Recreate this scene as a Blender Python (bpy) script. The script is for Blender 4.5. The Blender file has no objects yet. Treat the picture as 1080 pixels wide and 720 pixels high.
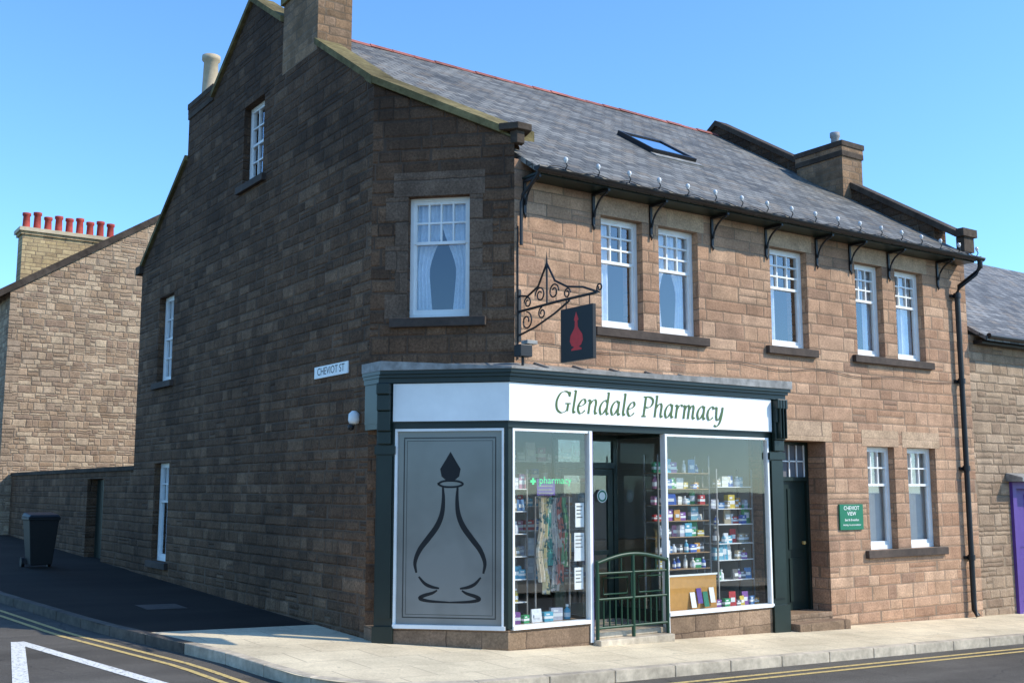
import bpy, bmesh, math, random
from mathutils import Vector, Matrix
rnd = random.Random(7)
col = bpy.context.scene.collection
W = {}
V = Vector

# ------------------------------------------------------------------ helpers
def g(x, y):
    return -.027*max(-15, min(30, x)) + .022*max(-15, min(30, y))

class MB:
    def __init__(s): s.v=[]; s.f=[]; s.m=[]; s.sm=[]
    def add(s, pts, faces, m=0, smooth=False):
        b=len(s.v); s.v += [V(p) for p in pts]
        for f in faces:
            s.f.append([b+i for i in f]); s.m.append(m); s.sm.append(smooth)
    def hexa(s, p, m=0):
        s.add(p, [(0,3,2,1),(4,5,6,7),(0,1,5,4),(1,2,6,5),(2,3,7,6),(3,0,4,7)], m)
    def box(s,x0,x1,y0,y1,z0,z1,m=0):
        s.hexa([(x0,y0,z0),(x1,y0,z0),(x1,y1,z0),(x0,y1,z0),(x0,y0,z1),(x1,y0,z1),(x1,y1,z1),(x0,y1,z1)],m)
    def fbox(s,F,u0,u1,n0,n1,z0,z1,m=0):
        P=lambda u,n,z: F[0]+F[1]*u+F[2]*n+V((0,0,z))
        s.hexa([P(u0,n0,z0),P(u1,n0,z0),P(u1,n1,z0),P(u0,n1,z0),P(u0,n0,z1),P(u1,n0,z1),P(u1,n1,z1),P(u0,n1,z1)],m)
    def quadn(s,pts,n,m=0):
        pts=[V(p) for p in pts]
        nn=(pts[1]-pts[0]).cross(pts[2]-pts[0])
        if nn.dot(n)<0: pts.reverse()
        s.add(pts,[tuple(range(len(pts)))],m)
    def prism(s,poly,zb,zt,m=0):
        fb = zb if callable(zb) else (lambda x,y:zb)
        ft = zt if callable(zt) else (lambda x,y:zt)
        n=len(poly)
        a=sum(poly[i][0]*poly[(i+1)%n][1]-poly[(i+1)%n][0]*poly[i][1] for i in range(n))
        if a<0: poly=list(reversed(poly))
        pts=[(x,y,fb(x,y)) for x,y in poly]+[(x,y,ft(x,y)) for x,y in poly]
        fs=[tuple(reversed(range(n))),tuple(range(n,2*n))]+[(i,(i+1)%n,n+(i+1)%n,n+i) for i in range(n)]
        s.add(pts,fs,m)
    def tube(s,pts,r,n=8,m=0,cap=True):
        pts=[V(p) for p in pts]; k=len(pts); rings=[]
        for i,p in enumerate(pts):
            t=(pts[min(i+1,k-1)]-pts[max(i-1,0)]).normalized()
            a=V((0,0,1)) if abs(t.z)<.9 else V((1,0,0))
            e=t.cross(a).normalized(); f=e.cross(t).normalized()
            rr=r[i] if isinstance(r,(list,tuple)) else r
            rings.append([p+(e*math.cos(2*math.pi*j/n)+f*math.sin(2*math.pi*j/n))*rr for j in range(n)])
        v=[q for R in rings for q in R]
        fs=[(i*n+j,i*n+(j+1)%n,(i+1)*n+(j+1)%n,(i+1)*n+j) for i in range(k-1) for j in range(n)]
        s.add(v,fs,m,True)
        if cap: s.add(rings[0]+rings[-1],[tuple(reversed(range(n))),tuple(range(n,2*n))],m)
    def lathe(s,prof,c,n=16,m=0):
        c=V(c); v=[]
        for r,z in prof:
            v+=[c+V((r*math.cos(2*math.pi*j/n),r*math.sin(2*math.pi*j/n),z)) for j in range(n)]
        fs=[(i*n+j,i*n+(j+1)%n,(i+1)*n+(j+1)%n,(i+1)*n+j) for i in range(len(prof)-1) for j in range(n)]
        s.add(v,fs,m,True)
        s.add(v[:n]+v[-n:],[tuple(reversed(range(n))),tuple(range(n,2*n))],m)

def finish(mb,name,mats,parent=None,label=None,origin=None,fix=False,cat=None,group=None,bevel=0,kind=None):
    if not isinstance(mats,(list,tuple)): mats=[mats]
    lo=V([min(v[i] for v in mb.v) for i in range(3)]); hi=V([max(v[i] for v in mb.v) for i in range(3)])
    o=V(origin) if origin is not None else V(((lo.x+hi.x)/2,(lo.y+hi.y)/2,lo.z))
    me=bpy.data.meshes.new(name); me.from_pydata([v-o for v in mb.v],[],mb.f)
    for mt in mats: me.materials.append(mt)
    for p,mi,sm in zip(me.polygons,mb.m,mb.sm): p.material_index=mi; p.use_smooth=sm
    me.validate()
    if fix:
        bm=bmesh.new(); bm.from_mesh(me); bmesh.ops.recalc_face_normals(bm,faces=bm.faces); bm.to_mesh(me); bm.free()
    ob=bpy.data.objects.new(name,me); col.objects.link(ob)
    place(ob,o,parent)
    if label: ob["label"]=label
    if cat: ob["category"]=cat
    if group: ob["group"]=group
    if kind: ob["kind"]=kind
    if bevel:
        b=ob.modifiers.new("bevel",'BEVEL'); b.width=bevel; b.segments=2; b.limit_method='ANGLE'
    return ob
def place(ob,o,parent):
    W[ob.name]=V(o)
    if parent is not None:
        ob.parent=parent; ob.location=V(o)-W[parent.name]
    else: ob.location=V(o)
def root(name,label,cat,loc,group=None):
    e=bpy.data.objects.new(name,None); e.empty_display_size=.3; col.objects.link(e); place(e,V(loc),None)
    e["label"]=label; e["category"]=cat
    if group: e["group"]=group
    return e

# ------------------------------------------------------------------ node helper
class NT:
    def __init__(s,name):
        s.mat=bpy.data.materials.new(name); s.mat.use_nodes=True; s.t=s.mat.node_tree; s.n=s.t.nodes; s.l=s.t.links
        for x in list(s.n): s.n.remove(x)
        s.out=s.n.new('ShaderNodeOutputMaterial')
    def put(s,sock,val):
        if isinstance(val,bpy.types.NodeSocket): s.l.new(val,sock)
        elif val is not None:
            if sock.type=='RGBA' and len(val)==3: val=(*val,1)
            sock.default_value=val
    def m(s,op,a,b=None,c=None):
        n=s.n.new('ShaderNodeMath'); n.operation=op
        s.put(n.inputs[0],a); s.put(n.inputs[1],b); s.put(n.inputs[2],c); return n.outputs[0]
    def vm(s,op,a,b=None):
        n=s.n.new('ShaderNodeVectorMath'); n.operation=op; s.put(n.inputs[0],a); s.put(n.inputs[1],b)
        return n.outputs['Value'] if op=='DOT_PRODUCT' else n.outputs[0]
    def comb(s,x,y,z):
        n=s.n.new('ShaderNodeCombineXYZ'); s.put(n.inputs[0],x); s.put(n.inputs[1],y); s.put(n.inputs[2],z); return n.outputs[0]
    def sep(s,v):
        n=s.n.new('ShaderNodeSeparateXYZ'); s.l.new(v,n.inputs[0]); return n.outputs
    def noise(s,vec,scale,detail=3,rough=.55,color=False):
        n=s.n.new('ShaderNodeTexNoise'); s.put(n.inputs['Vector'],vec); n.inputs['Scale'].default_value=scale
        n.inputs['Detail'].default_value=detail; n.inputs['Roughness'].default_value=rough; return n.outputs[1 if color else 0]
    def white(s,vec):
        n=s.n.new('ShaderNodeTexWhiteNoise'); n.noise_dimensions='3D'; s.put(n.inputs['Vector'],vec); return n.outputs['Value']
    def mr(s,v,a,b,c=0,d=1,smooth=False):
        n=s.n.new('ShaderNodeMapRange'); n.clamp=True
        if smooth: n.interpolation_type='SMOOTHSTEP'
        s.put(n.inputs[0],v)
        for i,q in enumerate((a,b,c,d)): n.inputs[i+1].default_value=q
        return n.outputs[0]
    def mix(s,f,a,b,mode='MIX'):
        n=s.n.new('ShaderNodeMix'); n.data_type='RGBA'; n.blend_type=mode; n.clamp_factor=True
        s.put(n.inputs[0],f); s.put(n.inputs[6],a); s.put(n.inputs[7],b); return n.outputs[2]
    def ramp(s,f,cols,const=False):
        n=s.n.new('ShaderNodeValToRGB'); r=n.color_ramp
        k=len(cols)
        while len(r.elements)<k: r.elements.new(.5)
        for i,c in enumerate(cols):
            r.elements[i].position=i/(k-1); r.elements[i].color=(*c,1)
        s.l.new(f,n.inputs[0]); return n.outputs[0]
    def gray(s,v):
        n=s.n.new('ShaderNodeCombineColor'); [s.l.new(v,n.inputs[i]) for i in range(3)]; return n.outputs[0]
    def geo(s): 
        n=s.n.new('ShaderNodeNewGeometry'); return n.outputs['Position'],n.outputs['True Normal']
    def surf(s,colr,rough=.8,bump=None,bs=.5,bd=.01,spec=.3,metal=0,emit=0):
        p=s.n.new('ShaderNodeBsdfPrincipled'); s.put(p.inputs['Base Color'],colr); s.put(p.inputs['Roughness'],rough)
        p.inputs['Specular IOR Level'].default_value=spec; p.inputs['Metallic'].default_value=metal
        if emit: s.put(p.inputs['Emission Color'],colr); p.inputs['Emission Strength'].default_value=emit
        if bump is not None:
            b=s.n.new('ShaderNodeBump'); b.inputs['Strength'].default_value=bs; b.inputs['Distance'].default_value=bd
            s.l.new(bump,b.inputs['Height']); s.l.new(b.outputs[0],p.inputs['Normal'])
        s.l.new(p.outputs[0],s.out.inputs[0]); return s.mat

def uvw(N):
    P,Nn=N.geo()
    T=N.vm('NORMALIZE',N.vm('CROSS_PRODUCT',(0,0,1),Nn))
    u=N.vm('DOT_PRODUCT',P,T); x,y,z=N.sep(P)
    return P,Nn,u,z

def tone(cols,flat,mul):
    k=len(cols); mean=[sum(c[i] for c in cols)/k for i in range(3)]
    return [tuple((c[i]*(1-flat)+mean[i]*flat)*mul[i] for i in range(3)) for c in cols]
def stone(name,cols,h,w,mortar,mw=.012,split=.35,bs=.6,bd=.02,stain=.5,stcol=(.05,.04,.035),topdark=None,wob=.012,fr=.32,warp=.12):
    N=NT(name); P,Nn,u,z=uvw(N)
    nw=N.sep(N.noise(P,5,1,color=True))
    u=N.m('MULTIPLY_ADD',N.m('SUBTRACT',nw[0],.5),wob*3,u); z2=N.m('MULTIPLY_ADD',N.m('SUBTRACT',nw[1],.5),wob*3,z)
    vv=N.m('ADD',N.m('DIVIDE',z2,h),N.m('MULTIPLY',N.m('SINE',N.m('MULTIPLY',z2,2.1/h)),warp))
    row=N.m('FLOOR',vv); fv=N.m('FRACT',vv)
    wr=N.white(N.comb(row,3.3,1.7))
    uu=N.m('ADD',N.m('MULTIPLY',N.m('DIVIDE',u,w),N.m('ADD',.65,N.m('MULTIPLY',wr,.75))),N.m('MULTIPLY',wr,37))
    uu=N.m('ADD',uu,N.m('MULTIPLY',N.m('SINE',N.m('ADD',N.m('MULTIPLY',uu,2.1),N.m('MULTIPLY',wr,9))),.3))
    cl=N.m('FLOOR',uu); fu=N.m('FRACT',uu)
    rid=N.white(N.comb(cl,row,.5))
    if split>0:
        k=N.m('ADD',1,N.m('GREATER_THAN',rid,1-split))
        f2=N.m('MULTIPLY',fv,k); fv2=N.m('FRACT',f2); sub=N.m('FLOOR',f2)
        id2=N.white(N.comb(cl,row,N.m('ADD',sub,9.5)))
        hh=N.m('DIVIDE',h,k)
    else: fv2=fv; id2=rid; hh=h
    du=N.m('MULTIPLY',N.m('MINIMUM',fu,N.m('SUBTRACT',1,fu)),w)
    dv=N.m('MULTIPLY',N.m('MINIMUM',fv2,N.m('SUBTRACT',1,fv2)),hh)
    fine=N.noise(P,34,3,.78); big=N.noise(P,.6,3,.65); med=N.noise(P,4.5,2)
    d=N.m('MULTIPLY_ADD',N.m('SUBTRACT',fine,.5),mw*1.1,N.m('MINIMUM',du,dv))
    mask=N.mr(d,mw*.5,mw*1.3,0,1,True)
    face=N.mr(d,0,.035,0,1,True)
    c=N.ramp(id2,cols)
    c=N.mix(1,c,N.gray(N.m('MULTIPLY',N.mr(fine,.3,.7,1-fr,1+fr),N.mr(med,.3,.7,.82,1.18))),'MULTIPLY')
    c=N.mix(mask,N.mix(N.mr(big,.35,.65,0,1),mortar,tuple(q*.5 for q in mortar)),c)
    streak=N.noise(N.vm('MULTIPLY',P,(3,3,.35)),1.2,2,.6)
    c=N.mix(N.m('MULTIPLY',N.m('MAXIMUM',N.mr(streak,.52,.75,0,.8),N.mr(big,.48,.72,0,1)),stain),c,stcol)
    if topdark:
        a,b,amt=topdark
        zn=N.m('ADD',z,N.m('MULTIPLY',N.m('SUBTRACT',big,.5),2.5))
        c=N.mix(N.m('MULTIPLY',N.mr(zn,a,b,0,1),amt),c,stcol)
    hgt=N.m('ADD',N.m('MULTIPLY',face,.7),N.m('ADD',N.m('MULTIPLY',fine,.5),N.m('MULTIPLY_ADD',id2,.35,N.m('MULTIPLY',med,.4))))
    return N.surf(c,.92,hgt,bs,bd,.12)

def plain(name,c,rough=.6,var=.12,scale=14,bs=.15,bd=.004,spec=.35,metal=0,emit=0):
    N=NT(name); P,_=N.geo(); n=N.noise(P,scale,3,.65); n2=N.noise(P,scale*.12,2)
    cc=N.mix(1,c,N.gray(N.m('MULTIPLY',N.mr(n,.25,.75,1-var,1+var),N.mr(n2,.3,.7,1-var,1+var))),'MULTIPLY')
    return N.surf(cc,rough,n if bs>.16 else None,bs,bd,spec,metal,emit)

M={}
fc=[(.36,.215,.145),(.46,.29,.20),(.32,.19,.13),(.42,.27,.185),(.50,.335,.24),(.40,.25,.175),(.27,.17,.125)]
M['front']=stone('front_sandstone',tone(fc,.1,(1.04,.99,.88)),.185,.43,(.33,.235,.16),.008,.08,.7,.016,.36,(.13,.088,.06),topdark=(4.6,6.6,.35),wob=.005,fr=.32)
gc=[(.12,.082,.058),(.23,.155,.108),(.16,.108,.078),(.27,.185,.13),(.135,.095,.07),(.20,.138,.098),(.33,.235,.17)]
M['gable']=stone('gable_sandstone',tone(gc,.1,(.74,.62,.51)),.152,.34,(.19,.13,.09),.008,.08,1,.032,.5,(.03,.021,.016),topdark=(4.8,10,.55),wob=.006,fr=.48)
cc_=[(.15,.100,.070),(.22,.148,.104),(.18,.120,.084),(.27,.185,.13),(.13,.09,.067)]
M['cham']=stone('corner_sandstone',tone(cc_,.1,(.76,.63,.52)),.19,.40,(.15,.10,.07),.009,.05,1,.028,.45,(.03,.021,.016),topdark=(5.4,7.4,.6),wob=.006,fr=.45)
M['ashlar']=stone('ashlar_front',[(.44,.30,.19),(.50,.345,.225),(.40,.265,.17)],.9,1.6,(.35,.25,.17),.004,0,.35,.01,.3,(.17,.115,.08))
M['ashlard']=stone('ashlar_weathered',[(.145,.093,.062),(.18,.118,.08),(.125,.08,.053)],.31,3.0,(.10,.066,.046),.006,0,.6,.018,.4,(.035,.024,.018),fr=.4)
M['plinthm']=stone('plinth_stone',[(.27,.18,.11),(.21,.14,.09),(.33,.22,.14)],.24,.6,(.18,.12,.08),.008,0,.5,.012,.4,(.08,.055,.04))
M['sill']=plain('weathered_sill',(.07,.05,.038),.85,.3,10,.4,.01)
M['coping']=plain('lichened_coping',(.15,.12,.055),.9,.45,7,.6,.02,.1)
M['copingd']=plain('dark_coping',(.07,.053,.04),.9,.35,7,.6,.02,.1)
M['rubble']=stone('rubble_wall',[(.29,.19,.115),(.42,.285,.18),(.50,.37,.24),(.36,.245,.155),(.27,.18,.12),(.46,.335,.22)],.17,.28,(.42,.31,.21),.014,.3,.9,.03,.22,(.12,.085,.06),wob=.02,warp=.2)
M['neigh']=stone('neighbour_sandstone',[(.26,.175,.115),(.37,.26,.17),(.31,.215,.14),(.43,.31,.21)],.18,.38,(.33,.24,.16),.010,.3,.8,.03,.3,(.10,.07,.05))
M['stack']=stone('chimney_brick',[(.22,.135,.075),(.31,.19,.11),(.19,.12,.07),(.27,.175,.11)],.13,.30,(.26,.19,.13),.009,.0,.5,.012,.5,(.06,.042,.027))
M['buff']=stone('buff_brick',[(.42,.30,.15),(.52,.39,.21),(.34,.24,.13)],.13,.30,(.30,.22,.14),.012,0,.5,.012,.3,(.14,.10,.065))

def slate(name,base):
    N=NT(name); P,Nn,u,z=uvw(N)
    nx,ny,nz=N.sep(Nn)
    s=N.m('SQRT',N.m('SUBTRACT',1,N.m('MULTIPLY',nz,nz)))
    v=N.m('DIVIDE',z,N.m('MAXIMUM',s,.05))
    vv=N.m('DIVIDE',v,.17); row=N.m('FLOOR',vv); fv=N.m('FRACT',vv)
    uu=N.m('ADD',N.m('DIVIDE',u,.25),N.m('MULTIPLY',row,.5)); cl=N.m('FLOOR',uu); fu=N.m('FRACT',uu)
    i=N.white(N.comb(cl,row,.5))
    du=N.mr(N.m('MINIMUM',fu,N.m('SUBTRACT',1,fu)),.01,.06,0,1)
    dv=N.mr(fv,.02,.18,0,1)
    edge=N.m('MULTIPLY',du,dv)
    n=N.noise(P,20,2); b=N.noise(P,.8,3,.6)
    c=N.ramp(i,[tuple(q*.62 for q in base),tuple(q*.95 for q in base),tuple(q*1.4 for q in base),(base[0]*1.15,base[1]*1.0,base[2]*.85)])
    c=N.mix(1,c,N.gray(N.m('MULTIPLY',N.mr(n,.3,.7,.75,1.25),N.mr(b,.3,.7,.72,1.25))),'MULTIPLY')
    c=N.mix(edge,tuple(q*.22 for q in base),c)
    h=N.m('ADD',N.m('SUBTRACT',1,fv),N.m('ADD',N.m('MULTIPLY',du,.5),N.m('MULTIPLY',i,.5)))
    return N.surf(c,.65,h,.8,.014,.2)
M['slate']=slate('slate',(.155,.147,.128))
M['slate2']=slate('slate_neighbour',(.17,.162,.148))

def flags():
    N=NT('pavement_flags'); P,_=N.geo(); x,y,z=N.sep(P)
    row=N.m('FLOOR',N.m('DIVIDE',y,.6)); fy=N.m('FRACT',N.m('DIVIDE',y,.6))
    uu=N.m('ADD',N.m('DIVIDE',x,.9),N.m('MULTIPLY',row,.5)); cl=N.m('FLOOR',uu); fx=N.m('FRACT',uu)
    d=N.m('MINIMUM',N.m('MINIMUM',fx,N.m('SUBTRACT',1,fx)),N.m('MINIMUM',fy,N.m('SUBTRACT',1,fy)))
    e=N.mr(d,.005,.014,0,1); i=N.white(N.comb(cl,row,1))
    n=N.noise(P,35,4,.75); b=N.noise(P,.9,4,.65); sp=N.noise(P,7,2,.5)
    c=N.ramp(i,[(.66,.54,.36),(.72,.60,.405),(.69,.57,.385)])
    c=N.mix(1,c,N.gray(N.m('MULTIPLY',N.mr(n,.3,.7,.82,1.14),N.mr(b,.3,.7,.72,1.1))),'MULTIPLY')
    c=N.mix(N.mr(sp,.68,.72,0,.35),c,(.22,.19,.15))
    c=N.mix(e,(.44,.36,.25),c)
    return N.surf(c,.9,N.m('ADD',N.m('MULTIPLY',e,.5),N.m('MULTIPLY',n,.4)),.35,.005,.1)
M['flags']=flags()
def asphalt(name,c1,c2,crack=.4):
    N=NT(name); P,_=N.geo(); n=N.noise(P,90,2,.7); b=N.noise(P,.5,4,.65); k=N.noise(N.vm('MULTIPLY',P,(.3,2.5,1)),.8,2)
    c=N.mix(N.mr(b,.35,.65),c1,c2); c=N.mix(1,c,N.gray(N.m('MULTIPLY',N.mr(n,.25,.75,.5,1.55),N.mr(k,.35,.65,.85,1.12))),'MULTIPLY')
    vo=N.n.new('ShaderNodeTexVoronoi'); vo.feature='DISTANCE_TO_EDGE'; vo.inputs['Scale'].default_value=.4; N.l.new(N.vm('ADD',P,N.vm('MULTIPLY',N.comb(b,k,b),(1.2,1.2,0))),vo.inputs['Vector'])
    c=N.mix(N.mr(vo.outputs[0],0,.007,crack,0),c,(.02,.02,.02))
    return N.surf(c,.9,n,.5,.006,.12)
M['road']=asphalt('road_asphalt',(.085,.074,.06),(.12,.106,.088))
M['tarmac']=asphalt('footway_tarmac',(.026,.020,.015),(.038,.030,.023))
M['ground']=plain('ground_earth',(.10,.10,.08),.95,.3,2)
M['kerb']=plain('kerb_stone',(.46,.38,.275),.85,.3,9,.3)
M['kerb_shade']=plain('shaded_kerb_stone',(.10,.08,.06),.85,.35,9,.3)  # same kerb stone, colour darkened to carry the side street's shade
def worn(name,c):
    N=NT(name); P,_=N.geo(); n=N.noise(P,25,4,.75); c2=N.mix(N.mr(n,.50,.68,0,.85),c,(.1,.1,.095)); return N.surf(c2,.75,None,.2,.003,.2)
M['yellow']=worn('yellow_line_paint',(.60,.43,.16)); M['white']=worn('road_white_paint',(.74,.72,.66))
M['green']=plain('dark_green_paint',(.007,.016,.012),.35,.2,6,.08,.003,.45)
M['gate']=plain('green_gate_paint',(.012,.045,.022),.4,.15,8)
M['wpaint']=plain('white_gloss_paint',(.80,.79,.75),.4,.07,6,.05,.002,.4)
M['sign']=plain('white_sign_board',(.88,.87,.82),.45,.06,3,.03,.002,.35)
M['lead']=plain('lead_flashing',(.24,.23,.21),.6,.4,8,.5,.01,.3)
M['black']=plain('black_iron',(.012,.012,.013),.45,.2,20,.1,.003,.4)
M['ink']=plain('black_vinyl',(.006,.006,.007),.5,.05,20)
M['letter']=plain('green_lettering',(.075,.13,.04),.45,.08,20)
M['gold']=plain('brass',(.45,.33,.12),.4,.1,20)
M['red']=plain('red_emblem',(.60,.015,.015),.45,.1,20)
M['ridge']=plain('terracotta_ridge',(.28,.09,.065),.8,.3,8)
M['pot']=plain('buff_chimney_pot',(.5,.40,.26),.8,.15,8)
M['redpot']=plain('red_chimney_pot',(.33,.05,.035),.8,.3,8)
M['purple']=plain('purple_paint',(.10,.045,.24),.45,.1,8)
M['plaque']=plain('green_plaque',(.015,.17,.085),.4,.05,8)
M['neon']=plain('green_lit_letters',(.02,.6,.2),.4,.02,8,emit=.4)
M['doorg']=plain('dark_door_paint',(.010,.020,.016),.35,.15,6)
M['curtain']=plain('lace_curtain',(.76,.76,.78),.9,.12,30,.2,.004,.1)
M['blind']=plain('vertical_blind',(.66,.65,.61),.8,.05,10)
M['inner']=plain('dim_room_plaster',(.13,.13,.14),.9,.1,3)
M['shopin']=plain('shop_interior_plaster',(.55,.52,.46),.8,.05,3)
M['shopfl']=plain('shop_floor_vinyl',(.25,.22,.18),.5,.1,5)
M['wood']=plain('shelf_wood',(.30,.19,.10),.6,.2,9)
M['cork']=plain('orange_display_panel',(.50,.25,.06),.7,.1,14)
M['bin']=plain('black_bin_plastic',(.010,.0095,.009),.55,.1,10)
M['bulb']=plain('bulb_glass',(.6,.6,.58),.15,.1,10,.02,.001,.6)
M['iron']=plain('manhole_iron',(.09,.075,.06),.6,.25,60,.6,.006)
def objcol(name,rough=.45,pat=False):
    N=NT(name); n=N.n.new('ShaderNodeObjectInfo'); P,_=N.geo()
    c=N.mix(1,n.outputs['Color'],N.gray(N.mr(N.noise(P,30,2),.3,.7,.85,1.1)),'MULTIPLY')
    if pat:
        c=N.mix(N.mr(N.noise(P,16,2),.52,.56),c,N.mix(N.mr(N.noise(P,9,1),.45,.55),(.65,.6,.5),(.05,.12,.12)))
    return N.surf(c,rough)
M['oc']=objcol('product_print'); M['cloth']=objcol('patterned_cloth',.9,True)
def glass(name,tint,base=.06,k=.9,bump=.1):
    N=NT(name); lw=N.n.new('ShaderNodeLayerWeight'); lw.inputs[0].default_value=.5
    f=N.m('ADD',base,N.m('MULTIPLY',N.m('POWER',lw.outputs['Facing'],4.0),k))
    tr=N.n.new('ShaderNodeBsdfTransparent'); tr.inputs[0].default_value=(*tint,1)
    gl=N.n.new('ShaderNodeBsdfGlossy'); gl.inputs['Roughness'].default_value=.015; gl.inputs['Color'].default_value=(.95,.97,1,1)
    P,_=N.geo(); b=N.n.new('ShaderNodeBump'); b.inputs['Strength'].default_value=bump; b.inputs['Distance'].default_value=.01
    N.l.new(N.noise(P,1.4,1),b.inputs['Height']); N.l.new(b.outputs[0],gl.inputs['Normal'])
    mx=N.n.new('ShaderNodeMixShader'); N.l.new(f,mx.inputs[0]); N.l.new(tr.outputs[0],mx.inputs[1]); N.l.new(gl.outputs[0],mx.inputs[2])
    N.l.new(mx.outputs[0],N.out.inputs[0]); return N.mat
M['glass']=glass('window_glass',(.86,.9,.92),.14); M['sglass']=glass('shop_window_glass',(.93,.95,.95),.08,.85); M['sky_glass']=glass('skylight_glass',(.3,.35,.4),.6)
def frosted():
    N=NT('frosted_glass'); P,_=N.geo(); x,y,z=N.sep(P); n=N.noise(P,1.1,3); 
    c=N.mix(N.mr(z,.3,2.5),(.23,.225,.20),(.15,.15,.14)); c=N.mix(N.mr(n,.4,.62,0,.55),c,(.10,.10,.09))
    return N.surf(c,.2,None,.1,.002,.9)
M['frost']=frosted()
M['etch']=plain('etched_border',(.045,.045,.04),.4,.1,10)

# ------------------------------------------------------------------ frames / constants
LEG=1.33; R2=math.sqrt(.5); L=9.82; YE=11.45; YR=5.75; K_=.635
FR=(V((0,0,0)),V((1,0,0)),V((0,-1,0)))
GA=(V((-LEG,LEG,0)),V((0,1,0)),V((-1,0,0)))
CH=(V((0,0,0)),V((-R2,R2,0)),V((-R2,-R2,0)))
zc=lambda y: 6.47+K_*min(y,2*YR-y)
zr=lambda y: 6.13+K_*min(y,2*YR-y)

def wall(mb,F,u0,u1,zb,top,ops,breaks=(),thk=.4,m=0,back=True):
    us=sorted(set([u0,u1]+[b for b in breaks]+[max(u0,o[0]) for o in ops]+[min(u1,o[1]) for o in ops]))
    P=lambda u,n,z: F[0]+F[1]*u+F[2]*n+V((0,0,z))
    for a,b in zip(us[:-1],us[1:]):
        if b-a<1e-6: continue
        zs=zb; inter=[]
        for o in sorted([o for o in ops if o[0]<=a+1e-6 and o[1]>=b-1e-6],key=lambda o:o[2]):
            if o[2]>zs: inter.append((zs,zs,o[2],o[2]))
            zs=o[3]
        inter.append((zs,zs,top(a),top(b)))
        for za,zb_,zta,ztb in inter:
            mb.quadn([P(a,0,za),P(b,0,zb_),P(b,0,ztb),P(a,0,zta)],F[2],m)
            if back: mb.quadn([P(a,-thk,za),P(b,-thk,zb_),P(b,-thk,ztb),P(a,-thk,zta)],-F[2],m)
        mb.quadn([P(a,0,top(a)),P(b,0,top(b)),P(b,-thk,top(b)),P(a,-thk,top(a))],V((0,0,1)),m)
    for o in ops:
        a,b,c,d=o; a2=max(a,u0); b2=min(b,u1)
        if a>u0: mb.quadn([P(a,0,c),P(a,-thk,c),P(a,-thk,d),P(a,0,d)],F[1],m)
        if b<u1: mb.quadn([P(b,0,c),P(b,-thk,c),P(b,-thk,d),P(b,0,d)],-F[1],m)
        mb.quadn([P(a2,0,d),P(a2,-thk,d),P(b2,-thk,d),P(b2,0,d)],V((0,0,-1)),m)
        if c>zb: mb.quadn([P(a2,0,c),P(a2,-thk,c),P(b2,-thk,c),P(b2,0,c)],V((0,0,1)),m)

# ------------------------------------------------------------------ main building
B=root('pharmacy_building','two-storey brown sandstone corner building with chamfered corner and pharmacy shopfront','building',(3,4,0))
fw=[(1.42,2.16),(2.46,3.22),(4.73,5.57),(6.74,7.45),(7.79,8.56)]
UZ=(4.02,5.55)
gw=[(6.86,7.56),(7.90,8.68)]; GZ=(.94,2.57)
DX0,DX1=4.86,5.86
DOOR=(DX0,DX1,-.3,2.62)
mb=MB()
wall(mb,FR,0,L,-.9,lambda u:6.08,[(-1,4.6,-.9,3.15),DOOR]+[(a,b,*UZ) for a,b in fw]+[(a,b,*GZ) for a,b in gw],thk=.42)
mb.quadn([(L,0,-.9),(L,.42,-.9),(L,.42,6.08),(L,0,6.08)],V((1,0,0)))
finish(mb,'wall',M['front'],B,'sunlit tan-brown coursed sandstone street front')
CL=LEG/R2
mb=MB()
cw=(.58,1.39,4.05,5.64)
wall(mb,CH,0,CL,-.9,lambda s: zc(s*R2)-.12,[(-1,1.72,-.9,3.15),cw],thk=.4)
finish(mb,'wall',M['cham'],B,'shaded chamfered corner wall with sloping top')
mb=MB(); GL=YE-LEG
gwin=[(3.78,4.65,6.87,8.22),(7.98,8.86,3.92,5.60),(7.86,8.74,.56,2.38)]
wall(mb,GA,0,GL,-.9,lambda t: zc(t+LEG)-.12,gwin,breaks=(YR-LEG,),thk=.4)
mb.quadn([(-LEG,YE,-.9),(L,YE,-.9),(L,YE,6.3),(-LEG,YE,6.3)],V((0,1,0)))
mb.quadn([(-LEG+.4,YE-.4,-.9),(L-.3,YE-.4,-.9),(L-.3,YE-.4,6.3),(-LEG+.4,YE-.4,6.3)],V((0,-1,0)))
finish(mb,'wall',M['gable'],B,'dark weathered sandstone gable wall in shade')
mb=MB()
for y0,y1 in ((0.43,YR),(YR,YE-.41)):
    mb.prism([(L-.2,y0),(L+.16,y0),(L+.16,y1),(L-.2,y1)],-.5,lambda x,y: zc(y)-.12)
finish(mb,'wall',M['gable'],B,'raised sandstone party gable at the far end')
for y0,y1 in ((-.05,2.17),(3.32,YR),(YR,YE)):
    mb=MB(); mb.prism([(L-.25,y0),(L+.14,y0),(L+.14,y1),(L-.25,y1)],lambda x,y: zc(y)-.12,lambda x,y: zc(y))
    finish(mb,'coping',M['copingd'],B)
mb=MB()
mb.box(L-.27,L+.15,-.20,-.052,6.33,6.47); mb.box(L-.2,L+.10,-.16,-.003,6.06,6.332)
finish(mb,'kneeler',M['copingd'],B)
def cop(y0,y1):
    mb=MB(); mb.prism([(-1.39,y0),(-.97,y0),(-.97,y1),(-1.39,y1)],lambda x,y: zc(y)-.10,lambda x,y: zc(y)); finish(mb,'coping',M['coping'],B)
cop(1.487,3.13); cop(4.43,YR); cop(YR,7.54); cop(8.86,YE+.06)
mb=MB()
mb.prism([(-1.39,1.305),(-.97,1.47),(-.97,1.485),(-1.39,1.485)],lambda x,y: zc(y)-.125,lambda x,y: zc(y))
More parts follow.
